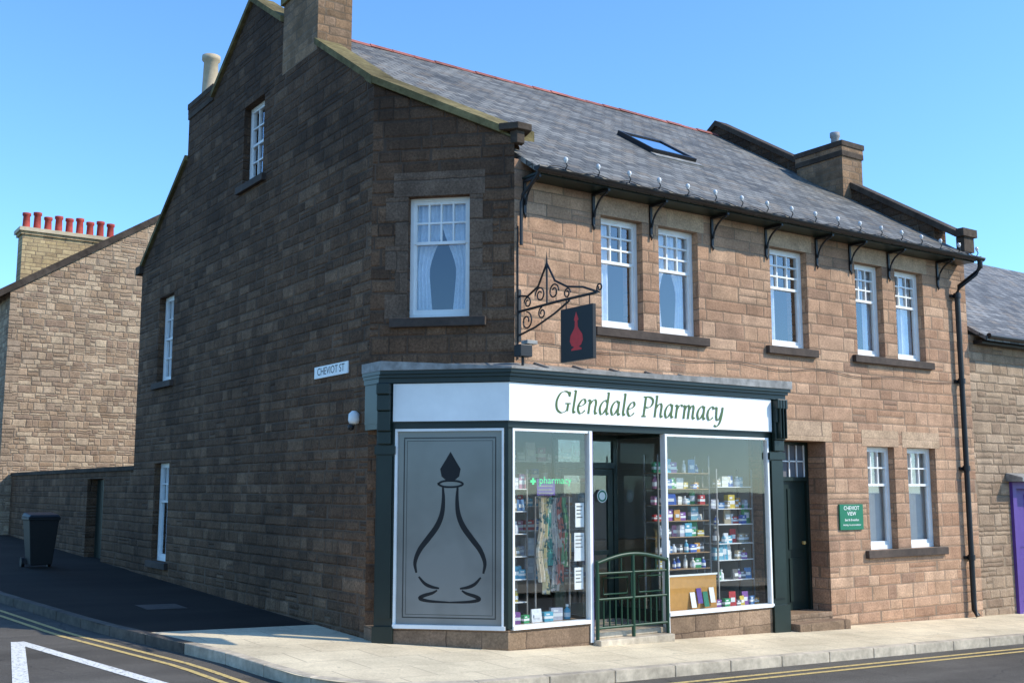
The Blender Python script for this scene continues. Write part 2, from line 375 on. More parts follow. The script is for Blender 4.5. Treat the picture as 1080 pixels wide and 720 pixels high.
mb.prism([(-1.387,1.30),(-.97,1.46),(.39,.10),(-.18,.10)],lambda x,y: zc(y)-.10,lambda x,y: zc(y)-.002)
mb.prism([(-1.33,1.33),(-.97,1.46),(.39,.10),(-.005,.005)],lambda x,y: zc(y)-.14,lambda x,y: zc(y)-.098)
finish(mb,'coping',M['coping'],B,'lichen-stained stone gable coping')
mb=MB()
mb.prism([(-.18,.099),(.27,.099),(.20,-.11),(-.02,-.11),(-.09,-.02)],6.45,6.54)
mb.prism([(-.04,.05),(.15,.05),(.12,-.06),(.0,-.06)],6.28,6.452)
finish(mb,'kneeler',M['copingd'],B,bevel=.01)
mb=MB(); mb.box(-1.41,-.97,YE-.05,YE+.25,6.28,6.45); finish(mb,'kneeler',M['copingd'],B,bevel=.01)
# roof
mb=MB()
t=.07
poly=[(.10,-.36),(L-.2,-.36),(L-.2,YR),(-.96,YR),(-.96,1.40),(.10,.34)]
mb.prism(poly,lambda x,y: zr(y)-t,lambda x,y: zr(y))
mb.prism([(-.96,YR),(L-.2,YR),(L-.2,YE+.4),(-.96,YE+.4)],lambda x,y: zr(y)-t,lambda x,y: zr(y))
roof=finish(mb,'roof',M['slate'],B,'grey slate pitched roof')
mb=MB()
xx=-.95
while xx<L-.25:
    x2=min(xx+.44,L-.21)
    z=zr(YR)+rnd.uniform(-.008,.008)
    mb.add([(xx,YR-.11,z-.05),(xx,YR-.05,z+.02),(xx,YR+.05,z+.02),(xx,YR+.11,z-.05),(x2,YR-.11,z-.055),(x2,YR-.05,z+.014),(x2,YR+.05,z+.014),(x2,YR+.11,z-.055)],
      [(0,1,5,4),(1,2,6,5),(2,3,7,6),(0,3,2,1),(4,5,6,7),(0,4,7,3)])
    xx+=.45
finish(mb,'ridge_tiles',M['ridge'],roof,fix=True)
def onroof(x,y,h): 
    nn=V((0,-K_,1)).normalized(); return V((x,y,zr(y)))+nn*h
def roofbox(mb,x0,x1,y0,y1,h0,h1,m=0):
    mb.hexa([onroof(x0,y0,h0),onroof(x1,y0,h0),onroof(x1,y1,h0),onroof(x0,y1,h0),onroof(x0,y0,h1),onroof(x1,y0,h1),onroof(x1,y1,h1),onroof(x0,y1,h1)],m)
mb=MB(); sx0,sx1,sy0,sy1=4.3,5.3,2.1,3.0
roofbox(mb,sx0,sx0+.05,sy0,sy1,-.02,.08); roofbox(mb,sx1-.05,sx1,sy0,sy1,-.02,.08)
roofbox(mb,sx0+.05,sx1-.05,sy0,sy0+.06,-.02,.08); roofbox(mb,sx0+.05,sx1-.05,sy1-.06,sy1,-.02,.08)
roofbox(mb,sx0-.05,sx1+.05,sy0-.15,sy0-.01,.003,.02,1)
sk=finish(mb,'skylight',[M['black'],M['lead']],roof)
mb=MB(); mb.add([onroof(sx0+.05,sy0+.06,.06),onroof(sx1-.05,sy0+.06,.06),onroof(sx1-.05,sy1-.06,.06),onroof(sx0+.05,sy1-.06,.06)],[(0,1,2,3)])
finish(mb,'skylight_glass',M['sky_glass'],roof)
def chimney(x0,x1,y0,y1,zb,zt,mat,capm,parent,pots,potm,ph=.6,pr=.14,label=None,capo=.07):
    mb=MB(); mb.box(x0,x1,y0,y1,zb,zt-.3); mb.box(x0-capo*.6,x1+capo*.6,y0-capo*.6,y1+capo*.6,zt-.302,zt-.2,1); mb.box(x0-.02,x1+.02,y0-.02,y1+.02,zt-.202,zt-.1); mb.box(x0-capo,x1+capo,y0-capo,y1+capo,zt-.102,zt,1)
    c=finish(mb,'chimney',[mat,capm],parent,label)
    for px,py in pots:
        mb=MB(); mb.lathe([(pr*1.15,0),(pr*1.15,.05),(pr,.08),(pr*.85,ph-.12),(pr*1.1,ph-.09),(pr*1.1,ph),(pr*.75,ph),(pr*.7,ph-.2)],(px,py,zt-.01))
        finish(mb,'chimney_pot',potm,roof if parent is roof else parent)
    return c
chimney(-LEG-.004,-.78,3.14,4.42,8.30,9.75,M['stack'],M['coping'],roof,[(-1.05,3.45),(-1.05,4.1)],M['pot'],label='stone chimney stack rising from the gable')
mb=MB(); mb.box(-.93,-.78,3.14,4.42,7.6,8.31); finish(mb,'chimney_base',M['stack'],roof)
chimney(-LEG-.003,-.78,7.55,8.85,7.95,9.14,M['gable'],M['copingd'],roof,[(-1.1,8.42)],M['pot'],.88,.155,capo=.03)
chimney(L-.45,L+.16,2.18,3.30,6.5,8.66,M['stack'],M['copingd'],roof,[(L-.1,2.6)],M['lead'],.34,.09,label='short stone chimney on the far gable with metal cowl',capo=.04)
# interior
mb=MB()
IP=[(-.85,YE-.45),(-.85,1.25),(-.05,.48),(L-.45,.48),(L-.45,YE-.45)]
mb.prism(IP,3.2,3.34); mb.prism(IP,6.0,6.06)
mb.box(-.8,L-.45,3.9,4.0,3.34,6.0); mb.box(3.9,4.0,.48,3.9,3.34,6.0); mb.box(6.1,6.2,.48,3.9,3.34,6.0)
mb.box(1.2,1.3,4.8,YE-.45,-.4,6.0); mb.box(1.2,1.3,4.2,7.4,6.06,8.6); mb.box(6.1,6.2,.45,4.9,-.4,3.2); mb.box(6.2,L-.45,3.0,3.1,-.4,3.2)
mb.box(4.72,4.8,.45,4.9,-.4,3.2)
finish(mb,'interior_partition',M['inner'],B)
mb=MB(); mb.box(-.86,4.7,4.5,4.6,-.3,3.18); mb.box(4.64,4.71,.2,4.5,-.3,3.18); mb.box(-.92,-.86,1.2,4.5,-.3,3.18); mb.prism([(-.85,4.5),(-.85,1.15),(0,.1),(.1,.05),(4.64,.05),(4.64,4.5)],2.95,3.0)
finish(mb,'shop_interior',M['shopin'],B)
mb=MB(); mb.prism([(-.85,4.5),(-1.2,1.2),(-.1,-.05),(1.1,-.05),(1.2,.7),(2.2,.7),(2.36,-.05),(4.60,-.05),(4.60,4.5)],-.3,.14)
finish(mb,'shop_floor',M['shopfl'],B)

# windows
def window(F,u0,u1,z0,z1,up,lo,parent,surr,curt=None,setb=.12,meet=.5,sillm=None,ext=.12,lint=.26,sill=(None,None)):
    P=lambda u,n,z: F[0]+F[1]*u+F[2]*n+V((0,0,z))
    n1=-setb; n0=n1-.07
    mb=MB(); fr=.045
    gl=MB(); ng=n1-.045
    gl.quadn([P(u0+.04,ng,z0+.04),P(u1-.04,ng,z0+.04),P(u1-.04,ng,z1-.04),P(u0+.04,ng,z1-.04)],F[2])
    w=finish(gl,'window',M['glass'],parent)
    B_=lambda a,b,c,d,na=n0,nb=n1: mb.fbox(F,a,b,na,nb,c,d)
    B_(u0,u0+fr,z0,z1); B_(u1-fr,u1,z0,z1); B_(u0+fr,u1-fr,z1-fr,z1); B_(u0+fr,u1-fr,z0,z0+fr+.02)
    zm=z0+(z1-z0)*meet
    a,b=u0+fr,u1-fr; s=.038
    B_(a,a+s,zm,z1-fr,n0,n1-.012); B_(b-s,b,zm,z1-fr,n0,n1-.012); B_(a+s,b-s,z1-fr-s,z1-fr,n0,n1-.012); B_(a+s,b-s,zm-.01,zm+.03,n0,n1-.008)
    B_(a,a+s,z0+fr+.02,zm,n0,n1-.025); B_(b-s,b,z0+fr+.02,zm,n0,n1-.025); B_(a+s,b-s,z0+fr+.02,z0+fr+.08,n0,n1-.025)
    def bars(zl,zh,c,r):
        for i in range(1,c):
            u=a+s+(b-a-2*s)*i/c; B_(u-.012,u+.012,zl,zh,n0+.01,n1-.015)
        for j in range(1,r):
            z=zl+(zh-zl)*j/r; B_(a+s,b-s,z-.012,z+.012,n0+.012,n1-.017)
    if up: bars(zm+.03,z1-fr-s,*up)
    if lo: bars(z0+fr+.08,zm-.01,*lo)
    finish(mb,'frame',M['wpaint'],w,fix=True)
    sa=u0-ext-.02 if sill[0] is None else sill[0]; sb_=u1+ext+.02 if sill[1] is None else sill[1]
    if sb_>sa:
        mb=MB(); mb.fbox(F,sa,sb_,-.1,.07,z0-.12,z0-.002); finish(mb,'sill',sillm or M['sill'],w,bevel=.008,fix=True)
    if surr:
        mb=MB(); mb.fbox(F,u0-ext,u1+ext,-.1,.005,z1+.002,z1+lint); finish(mb,'lintel',surr,w,fix=True)
    if curt:
        mb=MB(); nc=ng-.09; wdt=u1-u0
        if curt=='tied':
            for sd in (0,1):
                pts=[];fs=[];nu=26;nz=14
                for j in range(nz+1):
                    q=j/nz; z=z1-.06-(z1-z0-.1)*q
                    wd=wdt*(.50-.26*math.sin(min(1,q/.62)*math.pi/2)**3+ (.06*max(0,(q-.62)/.38)))
                    for i in range(nu+1):
                        r_=i/nu; u=(u0+.03+wd*r_) if sd==0 else (u1-.03-wd*r_)
                        pts.append(P(u,nc+.022*math.sin(r_*nu*1.05+sd),z))
                for j in range(nz):
                    for i in range(nu): k=j*(nu+1)+i; fs.append((k,k+1,k+nu+2,k+nu+1))
                mb.add(pts,fs,0,True)
        elif curt=='sides' or curt=='left' or curt=='right':
            for sd in ((0,1) if curt=='sides' else ((0,) if curt=='left' else (1,))):
                wd=wdt*(.24 if curt=='sides' else .42); pts=[];fs=[];nu=20
                for j in (0,1):
                    for i in range(nu+1):
                        r_=i/nu; u=(u0+.03+wd*r_) if sd==0 else (u1-.03-wd*r_)
                        pts.append(P(u,nc+.025*math.sin(r_*nu*1.2),(z1-.05,z0+.05)[j]))
                fs=[(i,i+1,i+nu+2,i+nu+1) for i in range(nu)]; mb.add(pts,fs,0,True)
        elif curt=='blind':
            k=9
            for i in range(k):
                u=u0+.06+(wdt-.12)*i/(k-1); c_,s_=.036,.022
                mb.add([P(u-c_,nc-s_,z0+.08),P(u+c_,nc+s_,z0+.08),P(u+c_,nc+s_,z1-.05),P(u-c_,nc-s_,z1-.05)],[(0,1,2,3)])
        elif curt=='net':
            pts=[];nu=40
            for j in (0,1):
                for i in range(nu+1): pts.append(P(u0+.03+(wdt-.06)*i/nu,nc+.02*math.sin(i*1.1),(z1-.05,z0+.05)[j]))
            mb.add(pts,[(i,i+1,i+nu+2,i+nu+1) for i in range(nu)],0,True)
        finish(mb,'blind' if curt=='blind' else 'curtain',M['blind'] if curt=='blind' else M['curtain'],w)
    return w
sills=[(None,3.36),(1,0),(None,None),(None,8.70),(1,0)]
for (a,b),c,sl in zip(fw,['left','tied','left','sides','right'],sills):
    window(FR,a,b,*UZ,(3,3),None,B,M['ashlar'],c,meet=.60,sill=sl)
for (a,b),sl in zip(gw,[(None,8.82),(1,0)]): window(FR,a,b,*GZ,(3,2),None,B,M['ashlar'],'blind',meet=.62,sill=sl)
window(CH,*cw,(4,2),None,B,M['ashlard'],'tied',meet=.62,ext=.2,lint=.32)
window(GA,*gwin[0],(3,2),(3,2),B,M['gable'],None)
window(GA,*gwin[1],(3,2),(3,2),B,M['gable'],'net')
window(GA,*gwin[2],(3,2),None,B,M['gable'],'net',meet=.6)
for side in (0,1):
    mb=MB(); z=4.05; k=side
    while z<5.6:
        h=.318; e=.30 if k%2 else .17
        if side==0: mb.fbox(CH,cw[0]-e,cw[0]-.001,-.1,.006,z,z+h-.006)
        else: mb.fbox(CH,cw[1]+.001,cw[1]+e,-.1,.006,z,z+h-.006)
        z+=h; k+=1
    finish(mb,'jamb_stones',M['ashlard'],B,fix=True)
# side door
mb=MB(); y=.40
a0,a1=DX0,DX1
mb.box(a0,a0+.055,y-.05,y+.04,-.1,2.62); mb.box(a1-.055,a1,y-.05,y+.04,-.1,2.62); mb.box(a0+.055,a1-.055,y-.05,y+.04,2.57,2.62); mb.box(a0+.055,a1-.055,y-.05,y+.04,2.02,2.08)
mb.box(a0+.055,a1-.055,y-.0,y+.04,.08,2.02)
mid=(a0+a1)/2
for a,b,c,d in ((a0+.12,mid-.04,.2,.85),(mid+.04,a1-.12,.2,.85),(a0+.12,mid-.04,.98,1.9),(mid+.04,a1-.12,.98,1.9)): mb.box(a,b,y-.015,y+.0005,c,d)
dr=finish(mb,'door',M['doorg'],B,'dark green panelled door set back in a stone recess')
mb=MB(); mb.lathe([(.02,0),(.035,.02),(.03,.05)],(a1-.14,y-.03,1.05),12); finish(mb,'handle',M['gold'],dr)
mb=MB()
for i in range(6): mb.box(a0+.06+i*.172,a0+.08+i*.172,y-.03,y-.01,2.08,2.57)
mb.box(a0+.055,a1-.055,y-.03,y-.012,2.31,2.33); mb.box(a0+.055,a1-.055,y,y+.01,2.08,2.57,1)
finish(mb,'fanlight',[M['wpaint'],M['inner']],dr)
mb=MB(); mb.box(a0+.002,a1-.002,-.02,.42,-.5,.07); mb.box(a0-.05,a1+.08,-.28,-.02,-.5,-.03)
finish(mb,'door_step',M['plinthm'],B,bevel=.01)
mb=MB(); mb.box(a0-.13,a1+.15,-.005,.1,2.622,2.92); finish(mb,'door_lintel',M['ashlar'],B)

# ---------------- eaves, gutter, brackets, pipes
mb=MB(); n=8; prof=[(-.065*math.cos(math.pi*j/n),-.065*math.sin(math.pi*j/n)) for j in range(n+1)]
gy,gz=-.40,5.90; x0,x1=.06,L-.06
pts=[(x,gy+a,gz+b) for x in (x0,x1) for a,b in prof]+[(x,gy+a*.85,gz+b*.85) for x in (x0,x1) for a,b in prof]
fs=[(j,j+1,n+2+j,n+1+j) for j in range(n)]+[(2*(n+1)+j,3*(n+1)+j,3*(n+1)+j+1,2*(n+1)+j+1) for j in range(n)]
fs+=[(0,n+1,3*(n+1),2*(n+1)),(n,2*(n+1)+n,3*(n+1)+n,2*n+1)]
mb.add(pts,fs,0,True)
for x in (x0,x1): mb.add([(x,gy+a,gz+b) for a,b in prof],[tuple(range(n+1))])
finish(mb,'gutter',M['black'],B)
mb=MB(); mb.box(.12,L-.2,-.33,-.002,5.82,5.85); finish(mb,'soffit',M['green'],B)
def arc(c,r,a0,a1,n,ax):
    return [V((ax,c[0]+r*math.cos(math.radians(a0+(a1-a0)*i/n)),c[1]+r*math.sin(math.radians(a0+(a1-a0)*i/n)))) for i in range(n+1)]
for x in (.15,1.28,2.31,3.50,4.64,5.80,6.62,7.62,8.98):
    mb=MB()
    mb.box(x-.02,x+.02,-.03,-.003,5.38,5.81); mb.box(x-.018,x+.018,-.35,-.03,5.78,5.815)
    mb.tube(arc((-.35,5.46),.31,5,82,9,x),.015,6)
    mb.tube([(x,-.02,5.38),(x,-.035,5.34),(x,-.02,5.31)],[.02,.017,.007],6)
    finish(mb,'eaves_bracket',M['black'],B)
mb=MB()
px=9.42
mb.tube([(L-.14,-.40,5.86),(L-.14,-.40,5.74),(L-.2,-.34,5.62),(px,-.14,5.40),(px,-.09,5.28),(px,-.09,3.0),(px,-.09,.1),(px,-.09,-.12),(px,-.16,-.22)],.045,10)
for z in (5.2,3.7,2.2,.7): mb.tube([(px,-.09,z),(px,-.09,z+.09)],.062,10); mb.box(px-.1,px+.1,-.045,-.004,z+.02,z+.07)
finish(mb,'downpipe',M['black'],B)
mb=MB(); mb.tube([(.12,-.39,5.85),(.10,-.25,5.72),(.08,-.07,5.6),(.07,-.05,5.5),(.07,-.05,4.95)],.022,8)
finish(mb,'downpipe',M['black'],B,'short thin black pipe at the corner under the eaves')
mb=MB(); mb.tube([(.045,-.012,5.2),(.045,-.012,3.5)],.009,6); finish(mb,'cable',M['black'],B)
mb=MB(); pts=[]
for i in range(60):
    q=i/59; pts.append((.4+q*9.0,-.02,3.72+.012*math.sin(q*23)-.05*math.sin(q*math.pi*5)**2))
mb.tube(pts,.005,5); finish(mb,'cable',M['black'],B)

SL=root('string_lights','string of small bulbs fixed along the black gutter','lights',(5,-.47,5.9))
mb=MB(); pts=[]
for i in range(120):
    q=i/119; pts.append((.2+q*9.4,-.48,5.90+.02*math.sin(q*2*math.pi*16)))
mb.tube(pts,.007,5); finish(mb,'wire',M['black'],SL)
for i in range(18):
    x=.45+i*.53; mb=MB(); mb.tube([(x,-.48,5.89),(x+.015,-.50,5.94),(x,-.49,5.985)],.009,5); mb.lathe([(.014,0),(.02,.015),(.033,.042),(.024,.068),(.006,.08)],(x,-.49,5.975),8,1)
    finish(mb,'bulb',[M['black'],M['bulb']],SL)

# ---------------- shopfront
E,Pp=.245,.15
XR=4.70
WT=2.63
def plan(q,xl=-1.37,xr=XR):
    s2=math.sqrt(2)
    kx=-s2*(E+q)+Pp+q; ky=-Pp-q
    lx=xl-q*.35; ly=-s2*(E+q)-lx
    return (lx,ly),(kx,ky),(xr+q*.35,ky)
def band(mb,q,z0,z1,m=0,ztop=None):
    l,k,r=plan(q)
    poly=[l,k,r,(r[0],.02),(.02,.02),(-LEG+.02,LEG+.01),(l[0],LEG+.01)]
    mb.prism(poly,z0,ztop if ztop else z1,m)
mb=MB()
band(mb,0,WT,2.715); band(mb,.02,2.70,3.20); 
Kx,Ky=plan(0)[1]
SF=(V((Kx,Ky,0)),V((1,0,0)),V((0,-1,0))); SC=(V((Kx,Ky,0)),V((-R2,R2,0)),V((-R2,-R2,0)))
CLN=(Kx+1.37)/R2
ux=lambda x: x-Kx
def fb(x0,x1,n0,n1,z0,z1,m=0): mb.fbox(SF,ux(x0),ux(x1),n0,n1,z0,z1,m)
mb.prism([(Kx,Ky),(Kx+.06,Ky),(Kx+.06,Ky+.08),(Kx-.03,Ky+.12),(Kx-.045,Ky+.045)],.25,WT+.01)
fb(4.40,XR,-.14,.0,-.25,WT+.005); fb(4.43,XR-.03,0,.03,.35,2.3); fb(4.38,XR+.015,0,.045,-.25,.25); fb(4.38,XR+.015,0,.045,2.32,2.42)
c1=CLN; c0=CLN-.24
mb.fbox(SC,c0,c1,-.12,0,-.1,WT+.005); mb.fbox(SC,c0+.03,c1-.03,0,.03,.35,2.3); mb.fbox(SC,c0-.01,c1+.01,0,.045,-.1,.25); mb.fbox(SC,c0-.01,c1+.01,0,.045,2.32,2.42)
shop=finish(mb,'shopfront',M['green'],B,'dark green timber shopfront with white fascia',fix=True)
for side in (0,1):
    mb=MB()
    for z0,z1,d in ((2.44,2.6,.05),(2.6,2.85,.08),(2.85,3.05,.11),(3.05,3.19,.14)):
        if side: fb(4.46,XR-.03,.02,.02+d,z0,z1+.002)
        else: mb.fbox(SC,c0+.04,c1-.03,.02,.02+d,z0,z1+.002)
    if side:
        for q in (-.06,0,.06): fb(4.565+q-.01,4.565+q+.01,.02,.17,2.62,3.18)
    finish(mb,'console',M['green'],shop,fix=True,bevel=.012)
mb=MB(); band(mb,.07,3.195,3.26); band(mb,.11,3.258,3.30); band(mb,.15,3.298,3.345)
finish(mb,'cornice',M['green'],shop)
mb=MB()
def zt(x,y):
    d=min(-y,-(x+y)*R2)
    return 3.366 if d>.1 else 3.46
band(mb,.175,3.343,None,0,zt)
xs=.3
while xs<4.65:
    mb.hexa([(xs,-.32,3.368),(xs+.035,-.32,3.368),(xs+.035,-.0,3.462),(xs,-.0,3.462),(xs,-.32,3.388),(xs+.035,-.32,3.388),(xs+.035,0,3.482),(xs,0,3.482)]); xs+=.62
finish(mb,'lead_flashing',M['lead'],shop)
mb=MB(); fb(Kx-.018,4.44,.015,.045,2.72,3.185)
sb=finish(mb,'sign_board',M['sign'],shop,'white fascia board with green italic lettering',fix=True)
mb=MB(); mb.fbox(SC,-.018,c0+.02,.015,.0452,2.7205,3.1845); finish(mb,'sign_board',M['sign'],shop,'plain white fascia board on the chamfer',fix=True)

GLY={
'G':(1.42,[[(1.16,1.2),(1.0,1.40),(.68,1.47),(.32,1.28),(.12,.75),(.24,.22),(.6,-.03),(.95,.05),(1.14,.2)],[(1.14,.62),(1.14,.1)],[(.88,.62),(1.36,.64)],[(1.17,1.46),(1.15,1.12)]]),
'l':(.46,[[(.02,1.52),(.2,1.6)],[(.2,1.6),(.2,.8),(.2,.16)],[(.2,.2),(.28,.0),(.42,.1)]]),
'e':(.86,[[(.13,.47),(.45,.55),(.68,.75),(.6,.97),(.38,.95),(.15,.62),(.12,.28),(.3,.0),(.52,.02),(.76,.22)]]),
'n':(1.02,[[(0,.88),(.14,1.0)],[(.2,1.0),(.2,.5),(.2,0)],[(.2,.6),(.4,.9),(.62,1.0),(.75,.82),(.75,.45),(.75,.18),(.84,.0),(.98,.1)]]),
'd':(1.02,[[(.74,.85),(.5,1.0),(.22,.75),(.12,.35),(.28,0),(.5,.1),(.74,.5)],[(.58,1.52),(.75,1.6)],[(.75,1.6),(.75,.8),(.75,.18)],[(.75,.2),(.84,.0),(.98,.1)]]),
'a':(1.02,[[(.74,.85),(.5,1.0),(.22,.75),(.12,.35),(.28,0),(.5,.1),(.74,.5)],[(.75,1.0),(.75,.5),(.75,.18)],[(.75,.2),(.84,.0),(.98,.1)]]),
'P':(1.12,[[(.27,1.43),(.27,.7),(.27,0)],[(.05,0),(.5,0)],[(.05,1.43),(.6,1.45),(.93,1.3),(1.0,1.05),(.86,.78),(.58,.66),(.3,.68)]]),
'h':(1.02,[[(.02,1.52),(.2,1.6)],[(.2,1.6),(.2,.8),(.2,0)],[(.2,.6),(.4,.9),(.62,1.0),(.75,.82),(.75,.45),(.75,.18),(.84,.0),(.98,.1)]]),
'r':(.76,[[(0,.88),(.14,1.0)],[(.2,1.0),(.2,.5),(.2,0)],[(.2,.6),(.36,.88),(.58,1.0),(.72,.9)]]),
'm':(1.42,[[(0,.88),(.14,1.0)],[(.2,1.0),(.2,.5),(.2,0)],[(.2,.6),(.36,.9),(.53,1.0),(.65,.82),(.65,.4),(.65,0)],[(.65,.6),(.81,.9),(.98,1.0),(1.1,.82),(1.1,.4),(1.1,.18),(1.2,0),(1.34,.1)]]),
'c':(.8,[[(.72,.8),(.6,.98),(.4,.97),(.17,.68),(.14,.3),(.3,.0),(.52,.02),(.74,.2)]]),
'y':(1.0,[[(0,.88),(.12,1.0)],[(.18,1.0),(.22,.5),(.28,.12),(.45,0),(.65,.2),(.78,.6)],[(.82,1.0),(.80,.4),(.68,-.2),(.4,-.5),(.1,-.42)]]),
' ':(.5,[])}
def catmull(p,k=6):
    if len(p)<3: return [V((*q,0)) for q in p]
    P=[V((*q,0)) for q in p]; P=[2*P[0]-P[1]]+P+[2*P[-1]-P[-2]]; o=[]
    for i in range(1,len(P)-2):
        for j in range(k):
            t=j/k; a,b,c,d=P[i-1:i+3]
            o.append(.5*((2*b)+(c-a)*t+(2*a-5*b+4*c-d)*t*t+(3*b-a-3*c+d)*t**3))
    o.append(P[-2]); return o
def ribbon(mb,pts,wf,tr,lay,closed=False,m=0):
    k=len(pts); Lp=[];Rp=[]
    for i,p in enumerate(pts):
        a=pts[i-1] if (i>0 or closed) else p; b=pts[(i+1)%k] if (i<k-1 or closed) else p
        t=(b-a).normalized(); n=V((-t.y,t.x,0)); w=wf(t) if not isinstance(wf,tuple) else wf[0]+(wf[1]-wf[0])*math.sin(math.pi*i/(k-1))
        Lp.append(tr(p+n*w,lay)); Rp.append(tr(p-n*w,lay))
    rng=range(k if closed else k-1)
    mb.add(Lp+Rp,[(i,(i+1)%k,k+(i+1)%k,k+i) for i in rng],m)
nib=V((math.cos(math.radians(18)),math.sin(math.radians(18)),0))*.16
def lettering(mb,text,sx,sz,O,U,N_,slant=.2):
    x=0; lay=0
    for ch in text:
        adv,st=GLY[ch]
        for s in st:
            lay+=1
            pts=[V(((p.x+x+slant*p.y)*sx,p.y*sz,0)) for p in catmull(s)]
            ribbon(mb,pts,lambda t: (abs(nib.x*t.y-nib.y*t.x)*.5+.024)*sz,lambda p,l: O+U*p.x+V((0,0,1))*p.y+N_*(.001+.00015*l),lay)
        if ch in 'nhmr':
            for sx_ in ({'n':[.2],'h':[.2],'m':[.2,.65],'r':[.2]}[ch]):
                lay+=1; pts=[V(((q+x)*sx,.0,0)) for q in (sx_-.11,sx_+.12)]
                ribbon(mb,pts,lambda t:.025*sz,lambda p,l: O+U*p.x+V((0,0,1))*p.y+N_*(.001+.00015*l),lay)
        x+=adv+.03
mb=MB()
tw=sum(GLY[c][0]+.03 for c in 'Glendale Pharmacy'); sx=2.98/tw
lettering(mb,'Glendale Pharmacy',sx,.18,V((.46,Ky-.0455,2.85)),V((1,0,0)),V((0,-1,0)))
finish(mb,'lettering',M['letter'],shop,'green italic serif shop name lettering')
l0,k0,r0=plan(0)
mb=MB()
mb.prism([l0,k0,(1.09,Ky),(1.09,.0),(.1,.05),(-LEG+.05,LEG-.05),(l0[0]+.02,LEG-.02)],-.6,.235)
finish(mb,'plinth',M['plinthm'],shop,'low sandstone plinth below the shop windows')
mb=MB(); mb.prism([(2.36,Ky),(4.40,Ky),(4.40,.1),(2.36,.1)],-.6,.235)
finish(mb,'plinth',M['plinthm'],shop,'low sandstone plinth below the shop windows')
mb=MB(); mb.box(1.10,2.35,-.30,.75,-.4,.03); mb.box(1.10,2.35,-.12,.75,.03,.10)
finish(mb,'doorstep',M['kerb'],shop,bevel=.01)
mb=MB()
wt0=WT-.03
fb(Kx+.058,1.05,-.1,.03,.235,.28); fb(Kx+.06,Kx+.09,-.07,.01,.28,WT); fb(1.05,1.095,-.08,.02,.0,WT); fb(Kx+.09,1.05,-.07,.005,wt0,WT)
fb(2.355,2.39,-.08,.02,.0,WT); fb(2.39,4.40,-.1,.03,.235,.28); fb(4.37,4.40,-.07,.008,.28,WT); fb(2.39,4.37,-.07,.005,wt0,WT)
mb.fbox(SC,.035,c0,-.1,.03,.235,.28); mb.fbox(SC,.055,.08,-.07,.008,.28,WT); mb.fbox(SC,c0-.03,c0,-.07,.008,.28,WT); mb.fbox(SC,.08,c0-.03,-.07,.005,wt0,WT)
finish(mb,'window_frame',M['wpaint'],shop,fix=True)
def pane(F,a,b,z0,z1,n,mat,name='window_glass',par=None):
    mb=MB(); P=lambda u,z: F[0]+F[1]*u+F[2]*n+V((0,0,z)); mb.quadn([P(a,z0),P(b,z0),P(b,z1),P(a,z1)],F[2]); return finish(mb,name,mat,par or shop)
pane(SF,.09,ux(1.05),.28,wt0,-.03,M['sglass']); pane(SF,ux(2.39),ux(4.37),.28,wt0,-.03,M['sglass'])
fp=pane(SC,.08,c0-.03,.28,wt0,-.03,M['frost'],'frosted_window')
fp["label"]='frosted grey pane with black apothecary bottle outline'
mb=MB()
cu=(.08+c0-.03)/2-.01
def pxp(u,v): return V(((u-471.5)*.0122, .28+(659-v)*.0113,0))
trc=lambda p,l: SC[0]-SC[1]*(p.x-cu)+SC[2]*(-.03+.001+.0003*l)+V((0,0,p.y))
bodyL=[(464,514),(464.5,528),(463,543),(458,556),(449,569),(440.5,581),(436,594),(437.5,605)]
bodyB=[(440,609),(446,616),(453,619.5),(461,621)]
bas=[(459,623),(454,626),(445,629),(441.5,632),(451,634.5),(471.5,635.5)]
mir=lambda P:[(943-a,b) for a,b in P]
def cat2(p,k=5): return [pxp(q.x,q.y) for q in catmull(p,k)]
for q_,l_ in ((bodyL,1),(mir(bodyL),1.5)): ribbon(mb,cat2(q_),(.012,.034),trc,l_)
for q_,l_ in ((bodyB,2),(mir(bodyB),2.2)): ribbon(mb,cat2(q_),(.010,.020),trc,l_)
for q_,l_ in ((bas,2.5),(mir(bas),2.8)): ribbon(mb,cat2(q_),(.009,.022),trc,l_)
ribbon(mb,cat2([(458.5,510.5),(465,507.5),(478,507.5),(484.5,510.5),(478,513.5),(465,513.5),(458.5,510.5)]),(.012,.012),trc,3)
st=[(471.5,476),(466.5,485),(461,494.5),(462.5,502.5),(467,506.5),(476,506.5),(480.5,502.5),(482,494.5),(476.5,485)]
mb.add([trc(pxp(*q),5) for q in st],[tuple(range(len(st)))])
PP=lambda u,z: SC[0]+SC[1]*u+SC[2]*(-.0285)+V((0,0,z))
for ins,wd_ in ((.075,.014),(.115,.006)):
    a0_,a1_,zz0,zz1=.08+ins,c0-.03-ins,.28+ins,wt0-ins
    for (a,b,c,d) in ((a0_,a1_,zz0,zz0+wd_),(a0_,a1_,zz1-wd_,zz1),(a0_,a0_+wd_,zz0+wd_+.001,zz1-wd_-.001),(a1_-wd_,a1_,zz0+wd_+.001,zz1-wd_-.001)):
        mb.add([PP(a,c),PP(b,c),PP(b,d),PP(a,d)],[(0,1,2,3)],1)
finish(mb,'bottle_outline',[M['ink'],M['etch']],shop,'black outline of a stoppered apothecary bottle')
mb=MB(); mb.fbox(SC,.1,c0-.04,-.14,-.12,.26,2.57); finish(mb,'window_backing',M['shopin'],shop,fix=True)
